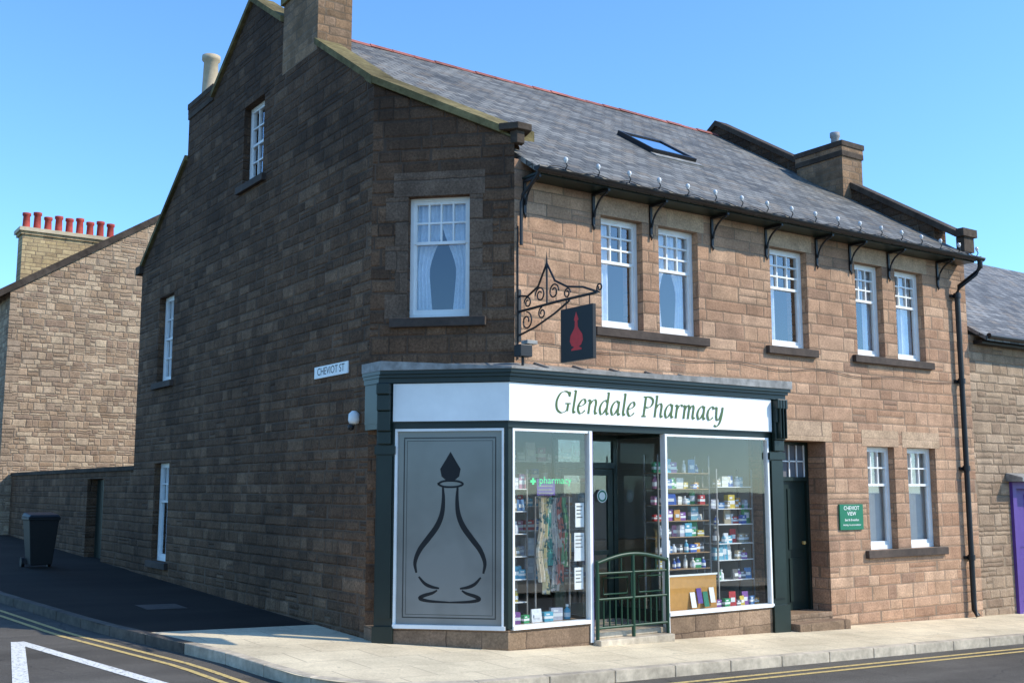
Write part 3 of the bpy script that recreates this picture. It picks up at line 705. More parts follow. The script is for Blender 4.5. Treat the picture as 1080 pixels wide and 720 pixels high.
# shop door
mb=MB(); y=.72
for a,b in ((1.16,1.23),(2.20,2.27)): mb.box(a,b,y,y+.06,.12,2.64)
mb.box(1.23,2.20,y,y+.06,2.18,2.26); mb.box(1.23,2.20,y,y+.06,2.56,2.64)
mb.box(1.24,1.33,y+.01,y+.05,.14,2.17); mb.box(2.10,2.19,y+.01,y+.05,.14,2.17); mb.box(1.33,2.10,y+.01,y+.05,.14,.38); mb.box(1.33,2.10,y+.01,y+.05,2.08,2.17); mb.box(1.33,2.10,y+.01,y+.05,1.0,1.06)
mb.box(1.33,2.10,y+.028,y+.032,.38,1.0,1); mb.box(1.33,2.10,y+.028,y+.032,1.06,2.08,1); mb.box(1.23,2.20,y+.028,y+.032,2.26,2.56,1)
sd=finish(mb,'door',[M['doorg'],M['sglass']],B,'dark glazed shop door set back in the entrance')
mb=MB(); mb.tube([(1.38,y-.0,.95),(1.38,y-.05,.97),(1.38,y-.05,1.3),(1.38,y-.0,1.32)],.013,8); finish(mb,'handle',M['gold'],sd)
mb=MB()
k=20
for r0_,r1_,yy,m in ((0,.09,y-.012,0),(.055,.078,y-.0135,1)):
    for i in range(k):
        A0,A1=2*math.pi*i/k,2*math.pi*(i+1)/k
        P_=lambda r,A:(1.98+r*math.cos(A),yy,1.80+r*math.sin(A))
        mb.add([P_(r0_,A0),P_(r1_,A0),P_(r1_,A1),P_(r0_,A1)] if r0_ else [P_(0,0),P_(r1_,A0),P_(r1_,A1)],[(0,1,2,3) if r0_ else (0,1,2)],m)
finish(mb,'sticker',[M['sign'],M['plaque']],sd,'round white and green sticker on the door glass')
for xa,xb in ((1.075,1.17),(2.37,2.27)):
    mb=MB()
    for z0,z1,m in ((.12,.3,0),(.3,2.59,1),(2.59,2.64,0)):
        w=.02 if m==0 else .003
        mb.hexa([(xa-w,-.06,z0),(xa+w,-.06,z0),(xb+w,y,z0),(xb-w,y,z0),(xa-w,-.06,z1),(xa+w,-.06,z1),(xb+w,y,z1),(xb-w,y,z1)],m)
    finish(mb,'entrance_return',[M['doorg'],M['sglass']],shop)
mb=MB(); mb.box(1.098,1.135,-.13,-.07,.0,WT); finish(mb,'entrance_jamb',M['purple'],shop)
# gate
GT=root('entrance_gate','low dark green metal railing gate across the shop doorway','gate',(1.7,-.2,.06))
mb=MB(); gx0,gx1,gyy=1.13,2.32,-.2
for z,r in ((.17,.018),(.52,.016),(.84,.016)): mb.tube([(gx0,gyy,z),(gx1,gyy,z)],r,8)
mb.tube([(gx0+(gx1-gx0)*i/16,gyy,.97+.10*math.sin(math.pi*i/16)) for i in range(17)],.026,8)
for x in (gx0,(gx0+gx1)/2,gx1): mb.tube([(x,gyy,.03),(x,gyy,1.0 if x!=(gx0+gx1)/2 else 1.06)],.024,8)
fr_=finish(mb,'gate_frame',M['gate'],GT)
mb=MB()
for i in range(1,12):
    x=gx0+(gx1-gx0)*i/12
    if i!=6: mb.tube([(x,gyy,.17),(x,gyy,.52)],.011,6)
for i in (2,4,8,10):
    x=gx0+(gx1-gx0)*i/12; mb.tube([(x,gyy,.84),(x,gyy,.98+.05*math.sin(math.pi*i/12))],.011,6)
for c in ((gx0*3+gx1)/4,(gx0+gx1*3)/4):
    mb.tube([(c-.27,gyy,.84),(c-.27,gyy,.52)],.011,6); mb.tube([(c-.2,gyy,.58),(c+.2,gyy,.58),(c+.2,gyy,.78),(c-.2,gyy,.78),(c-.2,gyy,.58)],.011,6); mb.tube([(c+.27,gyy,.84),(c+.27,gyy,.52)],.011,6)
finish(mb,'gate_bars',M['gate'],GT)

# ---------------- hanging sign
HS=root('hanging_sign','black hanging sign board with red bottle on scrolled iron bracket','sign',(.05,-.75,3.4))
X=.06
mb=MB()
mb.box(X-.02,X+.02,-.035,-.004,3.72,4.38)
mb.tube([(X,-.02,4.10),(X,-.9,4.12),(X,-1.55,4.12)],.017,8)
mb.tube([(X,-.02,3.80),(X,-.35,3.86),(X,-.75,3.98),(X,-1.05,4.10)],.013,6)
mb.tube([(X,-.02,4.30),(X,-.20,4.27),(X,-.42,4.36),(X,-.60,4.62)],.014,6)
mb.tube([(X,-.60,4.62),(X,-.76,4.38),(X,-1.0,4.27),(X,-1.3,4.22),(X,-1.55,4.13)],.014,6)
mb.tube([(X,-.6,4.12),(X,-.6,4.60),(X,-.6,4.76)],[.011,.013,.003],6)
def sc(cy,cz,r,a0,a1,shr=.35,rad=.010):
    k=22; mb.tube([(X,cy+(r*(1-(1-shr)*i/k))*math.cos(math.radians(a0+(a1-a0)*i/k)),cz+(r*(1-(1-shr)*i/k))*math.sin(math.radians(a0+(a1-a0)*i/k))) for i in range(k+1)],rad,6)
sc(-.46,4.25,.10,0,500); sc(-.74,4.25,.10,180,-320); sc(-.20,4.19,.075,0,480); sc(-1.0,4.19,.065,180,-300)
sc(-.18,3.96,.115,90,560); sc(-.50,4.02,.075,90,-380); sc(-1.60,4.17,.055,-90,400)
finish(mb,'bracket',M['black'],HS,'scrolled wrought iron bracket with a central spike')
mb=MB()
mb.tube([(X,-.98,4.12),(X,-.98,4.0)],.008,6); mb.tube([(X,-1.42,4.12),(X,-1.42,4.0)],.008,6)
mb.box(X-.025,X+.025,-1.5,-.9,3.37,4.0)
sbd=finish(mb,'sign_board',M['ink'],HS,bevel=.004)
mb=MB()
S=.0105
bot=[(0,30),(1.8,24),(3.2,20),(1.6,17.5),(2,16),(2,11),(4,7),(8,1),(9,-6),(6.5,-12),(3,-14),(7,-16),(7,-18)]
out=[(a,b) for a,b in bot]+[(-a,b) for a,b in reversed(bot[1:])]
mb.add([(X-.0265,-1.2+a*S*1.3,3.66+b*S*.9) for a,b in out],[tuple(range(len(out)))])
mb.add([(X+.0265,-1.2+a*S*1.3,3.66+b*S*.9) for a,b in out],[tuple(range(len(out)))])
finish(mb,'bottle_emblem',M['red'],HS)
mb=MB(); mb.box(-.12,.06,-.30,-.16,3.50,3.65); mb.tube([(-.03,-.22,3.40),(-.03,-.22,3.5)],.02,8)
mb.box(-.02,.14,-.30,-.17,3.66,3.71,1)
finish(mb,'floodlight',[M['black'],M['lead']],None,'small black floodlight standing on the shop cornice',cat='light',bevel=.01)

# ---------------- small signs with text
def text_mb(mb,s,size,O,U,N_,m=1,align='CENTER',off=.002,sx=1):
    cu=bpy.data.curves.new('t','FONT'); cu.body=s; cu.size=size; cu.align_x=align; cu.align_y='CENTER'
    ob=bpy.data.objects.new('t',cu); col.objects.link(ob); dg=bpy.context.evaluated_depsgraph_get(); dg.update()
    me=bpy.data.meshes.new_from_object(ob.evaluated_get(dg))
    mb.add([O+U*(v.co.x*sx)+V((0,0,v.co.y))+N_*off for v in me.vertices],[tuple(p.vertices) for p in me.polygons],m)
    bpy.data.objects.remove(ob); bpy.data.curves.remove(cu)
mb=MB(); GX=-LEG
mb.box(GX-.02,GX-.002,LEG+.57,LEG+1.6,3.41,3.57)
text_mb(mb,'CHEVIOT ST',.145,V((GX-.02,LEG+1.085,3.492)),V((0,-1,0)),V((-1,0,0)),sx=1.05)
finish(mb,'street_name_sign',[M['sign'],M['ink']],None,'white street name plate reading CHEVIOT ST on the gable wall',cat='sign')
mb=MB(); mb.box(6.10,6.66,-.03,-.004,1.27,1.66)
for s,z,sz in (('CHEVIOT',1.60,.085),('VIEW',1.515,.085),('Bed & Breakfast',1.42,.05),('Holiday Accommodation',1.345,.04)):
    text_mb(mb,s,sz,V((6.38,-.03,z)),V((1,0,0)),V((0,-1,0)),sx=1.05)
finish(mb,'wall_plaque',[M['plaque'],M['sign']],None,'green wall plaque with white lettering beside the ground floor windows',cat='sign')
mb=MB(); mb.lathe([(.02,0),(.06,.01),(.075,.05),(.07,.13),(.03,.17)],(GX-.06,LEG+.28,2.72),14); mb.lathe([(.01,0),(.035,.01),(.045,.05),(.03,.07)],(GX-.10,LEG+.28,2.64),12,1)
finish(mb,'security_light',[M['wpaint'],M['black']],None,'small rounded white security light on the gable wall',cat='light')

# ---------------- shop displays
def tmpl_carton():
    mb=MB(); mb.box(-.05,.05,-.03,.03,0,.13); mb.box(-.0505,.0505,-.0305,.0305,.04,.075,1); mb.box(-.03,.01,-.031,-.0306,.09,.11,1); return mb
def tmpl_bottle():
    mb=MB(); mb.lathe([(.03,0),(.034,.01),(.034,.1),(.026,.12),(.012,.135),(.012,.15)],(0,0,0),12); mb.lathe([(.016,.15),(.016,.175)],(0,0,0),12,1); mb.lathe([(.0345,.03),(.0345,.08)],(0,0,0),12,1); return mb
def tmpl_pack():
    mb=MB(); mb.hexa([(-.06,-.02,0),(.06,-.02,0),(.06,.02,0),(-.06,.02,0),(-.055,-.006,.17),(.055,-.006,.17),(.055,.006,.17),(-.055,.006,.17)]); mb.box(-.035,.035,-.0215,-.012,.05,.10,1); return mb
T=(('product_carton',tmpl_carton,'small printed product carton standing on a shop shelf'),('product_bottle',tmpl_bottle,'small capped product bottle standing on a shop shelf'),('product_packet',tmpl_pack,'flat coloured product packet standing on a shop shelf'))
pal=[(.6,.6,.58),(.5,.05,.05),(.05,.12,.4),(.6,.45,.08),(.05,.3,.12),(.5,.22,.32),(.1,.38,.5),(.6,.28,.05),(.25,.1,.32),(.7,.66,.55),(.12,.25,.45),(.5,.5,.55),(.7,.7,.7),(.2,.42,.5),(.4,.33,.22),(.15,.15,.15)]
tm=[finish(f(),nm,[M['oc'],M['wpaint']],None,lb,origin=(0,0,0),cat='product',group='products on the shop shelves') for nm,f,lb in T]
used=[False]*3; cnt=0
def product(x,y,z,s=1,rz=0,k=None):
    global cnt
    k=rnd.choice([0,0,1,2]) if k is None else k
    o=tm[k] if not used[k] else tm[k].copy()
    if used[k]: col.objects.link(o)
    used[k]=True
    o.location=(x,y,z); o.scale=(s*rnd.uniform(.75,1.35),s,s*rnd.uniform(.6,1.25)); o.rotation_euler=(0,0,rz+rnd.uniform(-.3,.3)); o.color=(*rnd.choice(pal),1); cnt+=1
def shelf_unit(name,label,x0,x1,y0,y1,zs,zb,mat):
    r=root(name,label,'shelf',((x0+x1)/2,(y0+y1)/2,zb))
    for x in (x0,x1-.02): 
        mb=MB()
        for y in (y0,y1-.02): mb.box(x,x+.02,y,y+.02,zb,zs[-1]+.25)
        for z in zs: mb.box(x+.004,x+.016,y0+.02,y1-.02,z-.03,z-.013)
        finish(mb,'shelf_upright',M['lead'],r)
    for z in zs:
        mb=MB(); mb.box(x0+.021,x1-.021,y0,y1,z-.012,z); finish(mb,'shelf_board',mat,r)
zs=[.80,1.02,1.24,1.46,1.68,1.90,2.12]
shelf_unit('display_shelf','tall shop window display shelf holding coloured products',2.55,3.55,.2,.5,zs,.14,M['wood'])
for z in zs:
    x=2.62
    while x<3.5:
        if rnd.random()<.93: product(x,.27+rnd.uniform(-.03,.08),z,rnd.uniform(.8,1.25))
        x+=rnd.uniform(.08,.12)
zs=[.62,.9,1.13,1.40,1.62,1.93]
shelf_unit('display_shelf','tall shop window display shelf holding coloured products',3.6,4.34,.12,.42,zs,.14,M['wpaint'])
for z in zs:
    x=3.66
    while x<4.29:
        if rnd.random()<.93: product(x,.19+rnd.uniform(-.03,.08),z,rnd.uniform(.8,1.35))
        x+=rnd.uniform(.08,.125)
zs=[.5,.78,1.06,1.34,1.62,1.9]
shelf_unit('display_shelf','narrow shop window display shelf beside the corner',-.0,.42,.3,.55,zs,.14,M['wpaint'])
for z in zs:
    x=.07
    while x<.38: product(x,.38,z,rnd.uniform(.9,1.3)); x+=rnd.uniform(.09,.13)
zs=[.6,.95,1.3,1.65,2.0,2.3]
shelf_unit('wall_shelf','long shop shelf inside the shop filled with products',.5,2.9,2.0,2.4,zs,.14,M['wpaint'])
for z in zs:
    x=.6
    while x<2.8: product(x,2.08,z,rnd.uniform(1.2,1.7)); x+=rnd.uniform(.15,.22)
for i in range(8): product(3.52+i*.105+rnd.uniform(-.02,.02),.0+rnd.uniform(0,.08),.27,rnd.uniform(.8,1.1))
mb=MB(); mb.box(2.40,4.36,-.08,.115,.14,.27); finish(mb,'window_board',M['wood'],shop)
mb=MB(); mb.box(-.02,1.03,-.06,.28,.14,.27); finish(mb,'window_board',M['wood'],shop)
for i in range(6): product(.05+i*.17,.08+rnd.uniform(0,.06),.27,rnd.uniform(1.0,1.5))
mb=MB(); mb.box(2.44,3.44,.01,.03,.272,.74); mb.box(2.42,3.46,.005,.009,.72,.745,1)
for i in range(4):
    x=2.92+i*.12; zz=.30+.05*(i%2); mb.hexa([(x,-.04,zz),(x+.09,-.04,zz),(x+.09,-.035,zz),(x,-.035,zz),(x,.0,zz+.2),(x+.09,.0,zz+.2),(x+.09,.004,zz+.2),(x,.004,zz+.2)],1+(i*2)%3)
finish(mb,'display_board',[M['cork'],M['wpaint'],M['plaque'],M['purple']],None,'orange display board with leaflets in the shop window',cat='display board')
cr=root('scarf_rail','rail of hanging patterned scarves in the shop window','clothes rail',(.72,.2,.27))
mb=MB(); mb.tube([(.46,.2,.27),(.46,.2,1.8),(1.0,.2,1.8),(1.0,.2,.27)],.012,8); finish(mb,'rail',M['lead'],cr)
for i,c in enumerate([(.6,.5,.35),(.65,.55,.3),(.08,.30,.25),(.5,.45,.4),(.6,.2,.15),(.2,.4,.2)]):
    x=.49+i*.075; pts=[];nz=12;nu=8; ln=1.05+.2*math.sin(i*2.3)
    for j in range(nz+1):
        for k in range(nu+1):
            pts.append((x+(.07+.05*j/nz)*k/nu+.02*math.sin(j*.6+i)-.03*j/nz,.17+.025*math.sin(k*1.7+i)+.01*math.sin(j),1.79-ln*j/nz))
    mb=MB(); mb.add(pts,[(j*(nu+1)+k,j*(nu+1)+k+1,(j+1)*(nu+1)+k+1,(j+1)*(nu+1)+k) for j in range(nz) for k in range(nu)],0,True)
    s=finish(mb,'scarf',M['cloth'],cr); s.color=(*c,1)
for (x0,x1,z0,z1,c,l) in ((.86,1.02,1.0,1.35,0,'white paper notice inside the shop window'),(.86,1.0,.65,.92,1,'pale printed notice inside the shop window'),(.88,1.02,1.42,1.72,1,'pale printed notice inside the shop window'),(.28,.56,1.82,2.02,2,'purple printed poster inside the shop window')):
    mb=MB(); mb.box(x0,x1,-.085,-.082,z0,z1); 
    for i in range(4): mb.box(x0+.02,x1-.03-.01*(i%3),-.0875,-.0855,z1-.05-i*.045,z1-.035-i*.045,1)
    finish(mb,'poster',[[M['wpaint'],M['sign'],M['purple']][c],M['lead']],None,l,cat='poster')
mb=MB(); text_mb(mb,'pharmacy',.13,V((.56,-.095,2.0)),V((1,0,0)),V((0,-1,0)),0,off=0)
mb.box(.17,.25,-.10,-.096,1.975,2.005); mb.box(.195,.225,-.1015,-.0975,1.95,2.03)
finish(mb,'window_lettering',M['neon'],None,'small green lit pharmacy lettering and cross on the window',cat='sign')
mb=MB(); mb.box(3.1,4.3,2.3,2.7,.14,1.05); mb.box(3.05,4.35,2.25,2.75,1.05,1.10); finish(mb,'counter',M['wood'],None,'wooden shop counter inside the pharmacy',cat='counter')

# ---------------- yard wall, bin, neighbour buildings
YW=root('yard_wall','dark stone yard wall running back from the gable','wall',(-1.2,17,.3))
YF=(V((-LEG+.04,YE+.002,0)),V((0,1,0)),V((-1,0,0)))
mb=MB(); wall(mb,YF,0,12.4,-.5,lambda u:2.27,[(2.3,3.7,-.5,2.12)],thk=.35)
finish(mb,'wall',M['gable'],YW)
mb=MB(); 
for i in range(20): mb.box(-LEG,-LEG+.42,YE+.01+i*.62,YE+.01+i*.62+.615,2.272,2.36)
finish(mb,'coping',M['copingd'],YW)
mb=MB(); mb.box(-LEG+.26,-LEG+.31,YE+2.31,YE+3.69,.0,2.11)
for i in range(9): mb.box(-LEG+.25,-LEG+.262,YE+2.33+i*.15,YE+2.33+i*.15+.14,.28,2.1)
yd=finish(mb,'door',M['doorg'],YW,'dark boarded yard door')
bx,by=-2.82,12.4; bz=g(bx,by)
BN=root('wheelie_bin','black wheelie bin standing against the yard wall','bin',(bx,by,bz))
mb=MB()
mb.hexa([(bx-.2,by-.2,bz+.06),(bx+.2,by-.2,bz+.06),(bx+.2,by+.25,bz+.06),(bx-.2,by+.25,bz+.06),(bx-.28,by-.28,bz+.95),(bx+.28,by-.28,bz+.95),(bx+.28,by+.35,bz+.95),(bx-.28,by+.35,bz+.95)])
mb.box(bx-.3,bx+.3,by-.3,by+.37,bz+.93,bz+.99); finish(mb,'body',M['bin'],BN,bevel=.015)
mb=MB(); mb.hexa([(bx-.3,by-.33,bz+.99),(bx+.3,by-.33,bz+.99),(bx+.3,by+.38,bz+1.0),(bx-.3,by+.38,bz+1.0),(bx-.26,by-.28,bz+1.04),(bx+.26,by-.28,bz+1.04),(bx+.26,by+.36,bz+1.08),(bx-.26,by+.36,bz+1.08)]); finish(mb,'lid',M['bin'],BN,bevel=.015)
mb=MB(); mb.tube([(bx-.24,by+.44,bz+.98),(bx+.24,by+.44,bz+.98)],.018,8); finish(mb,'handle',M['bin'],BN)
for s in (-.26,.24):
    mb=MB(); mb.tube([(bx+s-.03,by+.27,bz+.1),(bx+s+.03,by+.27,bz+.1)],.1,16); finish(mb,'wheel',M['bin'],BN)

H=root('stone_house','tall rubble stone house with slate roof beside the side street','house',(3,30,.5))
HX0,HXR,HX1=-1.62,3.9,9.42; HY=23.9
hz=lambda x: 7.95+.64*(min(x,2*HXR-x)-HX0)
HF=(V((HX0,HY,0)),V((1,0,0)),V((0,-1,0)))
mb=MB(); wall(mb,HF,0,HX1-HX0,-.5,lambda u:hz(HX0+u)-.06,[],breaks=(HXR-HX0,),thk=.4)
HW=(V((HX0,HY,0)),V((0,1,0)),V((-1,0,0)))
hwin=[(1.5,2.5,1.2,2.9),(1.5,2.5,4.6,6.3),(5.5,6.5,1.2,2.9),(5.5,6.5,4.6,6.3)]
wall(mb,HW,0,11,-.5,lambda u:7.9,hwin,thk=.4)
finish(mb,'wall',M['rubble'],H)
for a in hwin: window(HW,*a,(3,2),None,H,None,'net',meet=.6)
mb=MB(); mb.box(-.8,-.7,HY+.5,HY+10.8,0,7.5); finish(mb,'interior_partition',M['inner'],H)
mb=MB()
for z0,k in zip([i*.42 for i in range(-1,19)],range(20)):
    e=.36 if k%2 else .2
    mb.box(HX0-.006,HX0+e,HY-.006,HY+.56-e,z0,z0+.405)
finish(mb,'quoin_stones',M['neigh'],H)
mb=MB(); mb.prism([(HX0-.3,HY-.05),(HXR,HY-.05),(HXR,HY+11.2),(HX0-.3,HY+11.2)],lambda x,y:7.95+.64*(x-HX0)-.1,lambda x,y:7.95+.64*(x-HX0))
mb.prism([(HXR,HY-.05),(HX1+.3,HY-.05),(HX1+.3,HY+11.2),(HXR,HY+11.2)],lambda x,y:7.95+.64*(2*HXR-x-HX0)-.1,lambda x,y:7.95+.64*(2*HXR-x-HX0))
hr=finish(mb,'roof',M['slate2'],H)
mb=MB(); mb.prism([(HX0-.35,HY-.09),(HXR,HY-.09),(HXR,HY+.02),(HX0-.35,HY+.02)],lambda x,y:7.95+.64*(x-HX0)-.2,lambda x,y:7.95+.64*(x-HX0)+.03); finish(mb,'bargeboard',M['copingd'],H)
mb=MB(); mb.tube([(HX0-.36,HY-.1,7.66),(HX0-.36,HY+11,7.66)],.06,8); finish(mb,'gutter',M['black'],H)
mb=MB(); cx0,cx1,cy0,cy1=-1.0,1.95,26.0,26.7
mb.box(cx0,cx1,cy0,cy1,7.5,10.0); mb.box(cx0-.06,cx1+.06,cy0-.06,cy1+.06,9.998,10.1); mb.box(cx0-.12,cx1+.12,cy0-.12,cy1+.12,10.098,10.22,1)
finish(mb,'chimney',[M['buff'],M['pot']],hr,'wide buff brick chimney stack')
for i in range(9):
    mb=MB(); x=cx0+.15+i*(cx1-cx0-.3)/8; q=[.0,.06,-.05,.03,0,.05,-.03,.04,0][i]
    mb.lathe([(.14,0),(.14,.06),(.12,.1),(.105,.45+q),(.135,.48+q),(.135,.56+q),(.09,.56+q),(.08,.36)],(x,cy0+.35,10.21),14); finish(mb,'chimney_pot',M['redpot'],hr,'red clay chimney pot')

NB=root('terraced_house','lower weathered stone terraced house with slate roof adjoining the pharmacy','house',(16,4,-.4))
NF=(V((L+.05,.06,0)),V((1,0,0)),V((0,-1,0)))
nwin=[(3.4,4.6,.7,2.3),(3.5,4.4,3.0,4.2),(7.0,8.2,.7,2.3),(7.2,8.1,3.0,4.2)]
DN=1.08
mb=MB(); wall(mb,NF,0,20,-1.2,lambda u:4.62,nwin+[(DN,DN+1.18,-1.2,2.02)],thk=.35)
finish(mb,'wall',M['neigh'],NB)
for a in nwin: window(NF,*a,(2,2),(2,1),NB,None,'net')
mb=MB(); mb.box(L+.1,L+20,3.0,3.1,-1,4.5); finish(mb,'interior_partition',M['inner'],NB)
mb=MB(); x0=L+.05+DN; mb.box(x0,x0+.12,.0,.12,-.35,2.02); mb.box(x0+1.06,x0+1.18,.0,.12,-.35,2.02); mb.box(x0+.12,x0+1.06,.0,.12,1.9,2.02)
mb.box(x0+.12,x0+1.06,.16,.2,-.3,1.9)
for a,b,c,d in ((.2,.55,-.1,.7),(.63,.98,-.1,.7),(.2,.55,.85,1.8),(.63,.98,.85,1.8)): mb.box(x0+a,x0+b,.145,.161,c,d)
nd=finish(mb,'door',M['purple'],NB,'purple panelled door')
mb=MB(); mb.hexa([(x0-.10,-.26,2.03),(x0+1.3,-.26,2.03),(x0+1.3,.055,2.03),(x0-.10,.055,2.03),(x0-.10,-.26,2.10),(x0+1.3,-.26,2.10),(x0+1.3,.055,2.18),(x0-.10,.055,2.18)]); finish(mb,'door_hood',M['lead'],NB)
mb=MB(); mb.prism([(L+.17,-.25),(L+20.3,-.25),(L+20.3,4.6),(L+.17,4.6)],lambda x,y:4.72+.63*y-.07,lambda x,y:4.72+.63*y)
mb.prism([(L+.17,4.6),(L+20.3,4.6),(L+20.3,9.4),(L+.17,9.4)],lambda x,y:4.72+.63*(9.2-y)-.07,lambda x,y:4.72+.63*(9.2-y))
nr=finish(mb,'roof',M['slate2'],NB)
mb=MB(); mb.tube([(L+.2,-.28,4.57),(L+20,-.28,4.57)],.05,8); mb.box(L+.24,L+20,-.12,.05,4.46,4.52); finish(mb,'gutter',M['black'],NB)
chimney(L+19.2,L+19.9,4.0,5.2,6.5,8.8,M['stack'],M['copingd'],nr,[(L+19.5,4.3),(L+19.5,4.9)],M['redpot'])

# ---------------- ground, road, pavement
def sheet(name,mat,x0,x1,y0,y1,dz):
    bk=[-200,-15,30,200]
    xs=sorted(set([x0,x1]+[b for b in bk if x0<b<x1])); ys=sorted(set([y0,y1]+[b for b in bk if y0<b<y1]))
    mb=MB(); pts=[(x,y,g(x,y)+dz) for y in ys for x in xs]; n=len(xs)
    mb.add(pts,[(j*n+i,j*n+i+1,(j+1)*n+i+1,(j+1)*n+i) for j in range(len(ys)-1) for i in range(n-1)])
    return finish(mb,name,mat,None,kind='structure')
sheet('ground',M['ground'],-600,600,-600,600,-.16)
sheet('road',M['road'],-150,150,-9.2,-1.2,-.12)
sheet('side_road',M['road'],-9.4,-2.0,-1.2,120,-.12)
kp=[(30,-1.77),(-1.75,-1.77)]
for i in range(1,9):
    a=math.radians(90*i/8); kp.append((-1.75-1.4*math.sin(a),-.37-1.4*math.cos(a)))
kp+=[(-3.28,1.0),(-3.9,3.8),(-4.4,7.7),(-4.6,12),(-4.6,30)]
def isx(y,p): 
    for (a,b),(c,d) in zip(p[:-1],p[1:]):
        if (b-y)*(d-y)<=0 and b!=d: return a+(c-a)*(y-b)/(d-b)
YC=2.75; xc=isx(YC,kp)
fl=[p for p in kp if p[1]<YC]; tk=[p for p in kp if p[1]>YC]
def polysheet(name,poly,mat,dz):
    mb=MB(); mb.add([(x,y,g(x,y)+dz) for x,y in poly],[tuple(range(len(poly)))])
    me=finish(mb,name,mat,None,kind='structure',fix=False)
    bm=bmesh.new(); bm.from_mesh(me.data); bmesh.ops.triangulate(bm,faces=bm.faces)
    for f in bm.faces:
        if f.normal.z<0: f.normal_flip()
    bm.to_mesh(me.data); bm.free(); return me
polysheet('pavement',fl+[(xc,YC),(-1.0,YC),(-1.0,1.2),(.2,.3),(30,.3)],M['flags'],0)
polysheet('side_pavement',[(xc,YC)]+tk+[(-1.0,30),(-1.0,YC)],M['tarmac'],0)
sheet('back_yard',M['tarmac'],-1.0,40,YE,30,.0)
sheet('far_pavement',M['flags'],-150,150,-12.5,-9.2,-.01)
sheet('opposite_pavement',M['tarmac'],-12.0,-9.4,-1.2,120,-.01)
def offs(p,d):
    o=[]
    for i,q in enumerate(p):
        a=V(p[max(i-1,0)]); b=V(p[min(i+1,len(p)-1)]); t=(b-a).normalized(); n=V((t.y,-t.x)) 
        o.append((q[0]-n.x*d,q[1]-n.y*d))
    return o
def resample(p,step):
    o=[V(p[0])]; acc=0
    for a,b in zip(p[:-1],p[1:]):
        a=V(a);b=V(b);Ls=(b-a).length; d=step-acc
        while d<Ls: o.append(a+(b-a)*(d/Ls)); d+=step
        acc=Ls-(d-step)
    return [tuple(q) for q in o]
test=offs(kp,.3); sgn=1 if test[0][1]<kp[0][1] else -1
def strip(mb,p,d0,d1,z0,z1,gap=0,rs=.9,msel=None):
    c=resample(p,rs); A=offs(c,sgn*d0); Bq=offs(c,sgn*d1)
    for i in range(len(c)-1):
        q=gap/rs
        l=lambda P,a: (P[i][0]+(P[i+1][0]-P[i][0])*a,P[i][1]+(P[i+1][1]-P[i][1])*a)
        a0,a1=l(A,q),l(A,1-q); b0,b1=l(Bq,q),l(Bq,1-q)
        mm=msel(c[i]) if msel else 0
        if z0 is None: mb.add([(x,y,g(x,y)+z1) for x,y in (a0,b0,b1,a1)],[(0,1,2,3)],mm)
        else: mb.hexa([(x,y,g(x,y)+z0) for x,y in (a0,b0,b1,a1)]+[(x,y,g(x,y)+z1) for x,y in (a0,b0,b1,a1)],mm)
mb=MB(); strip(mb,kp,-.14,.0,-.2,.005,.004,.88,lambda p:1 if p[1]>1.6 else 0); finish(mb,'kerb',[M['kerb'],M['kerb_shade']],None,kind='structure',fix=True,bevel=.012)  # side street stretch takes the kerb colour with shade painted in
for d in (.28,.46):
    mb=MB(); strip(mb,kp,d,d+.07,None,-.115,0,.5)
    o=finish(mb,'yellow_line',M['yellow'],None,kind='structure')
mb=MB()
tri=[(-4.93,3.3),(-4.2,-.15),(-5.55,-.15)]
def line(mb,a,b,w,dz=-.114):
    a=V(a);b=V(b);t=(b-a).normalized();n=V((-t.y,t.x))*w/2
    mb.add([(q.x,q.y,g(q.x,q.y)+dz) for q in (a-n,b-n,b+n,a+n)],[(0,1,2,3)])
line(mb,tri[0],tri[1],.15,-.115); line(mb,tri[0],tri[2],.15,-.1145); line(mb,(-4.25,-.22),(-5.5,-.22),.3,-.114)
x=-3.6
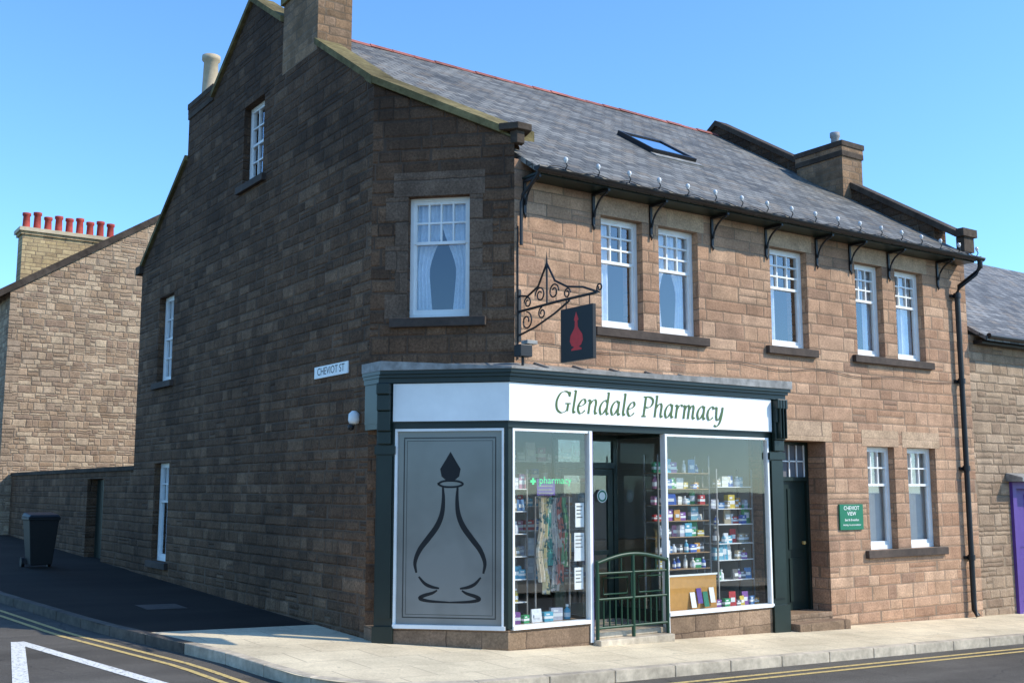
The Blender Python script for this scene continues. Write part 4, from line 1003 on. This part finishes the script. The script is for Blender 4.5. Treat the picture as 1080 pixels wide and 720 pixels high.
while x>-9.2: line(mb,(x,-1.6),(x-.6,-1.6),.2); line(mb,(x,-2.0),(x-.6,-2.0),.2); x-=.9
finish(mb,'road_marking',M['white'],None,kind='structure')
mb=MB(); mb.add([(x,y,g(x,y)+.005) for x,y in ((-2.9,5.0),(-2.3,5.0),(-2.3,5.6),(-2.9,5.6))],[(0,1,2,3)]); finish(mb,'manhole_cover',M['iron'],None,kind='structure')

# ---------------- light, sky, camera
sc_=bpy.context.scene
az=math.radians(-44); el=math.radians(38)
sun=bpy.data.lights.new('sun','SUN'); sun.energy=5.0; sun.angle=math.radians(.5); sun.color=(1,.94,.82)
so=bpy.data.objects.new('sun',sun); col.objects.link(so)
sd_=V((math.cos(az)*math.cos(el),math.sin(az)*math.cos(el),math.sin(el)))
so.rotation_euler=sd_.to_track_quat('Z','Y').to_euler(); so.location=sd_*50
w=bpy.data.worlds.new('World'); sc_.world=w; w.use_nodes=True; nt=w.node_tree
sk_=nt.nodes.new('ShaderNodeTexSky'); sk_.sky_type='NISHITA'; sk_.sun_disc=False; sk_.sun_elevation=el; sk_.sun_rotation=math.atan2(sd_.x,sd_.y)
sk_.air_density=1.0; sk_.dust_density=.3; sk_.ozone_density=2.0
mx=nt.nodes.new('ShaderNodeMix'); mx.data_type='RGBA'; mx.blend_type='MULTIPLY'; mx.inputs[0].default_value=1; mx.clamp_result=False
nt.links.new(sk_.outputs[0],mx.inputs[6]); mx.inputs[7].default_value=(1.05,1.6,2.15,1)
bg=nt.nodes['Background']; nt.links.new(mx.outputs[2],bg.inputs[0]); bg.inputs[1].default_value=.15
cam=bpy.data.cameras.new('camera'); co=bpy.data.objects.new('camera',cam); col.objects.link(co)
cam.sensor_width=36; cam.lens=36*1150/1080; cam.clip_end=2000
p=math.radians(7.68)
co.location=(-7.769,-11.042,1.9)
d=V((.5736*math.cos(p),.8192*math.cos(p),math.sin(p)))
co.rotation_euler=d.to_track_quat('-Z','Y').to_euler()
sc_.camera=co
sc_.view_settings.view_transform='Standard'; sc_.view_settings.look='None'; sc_.view_settings.exposure=0
print('products',cnt)
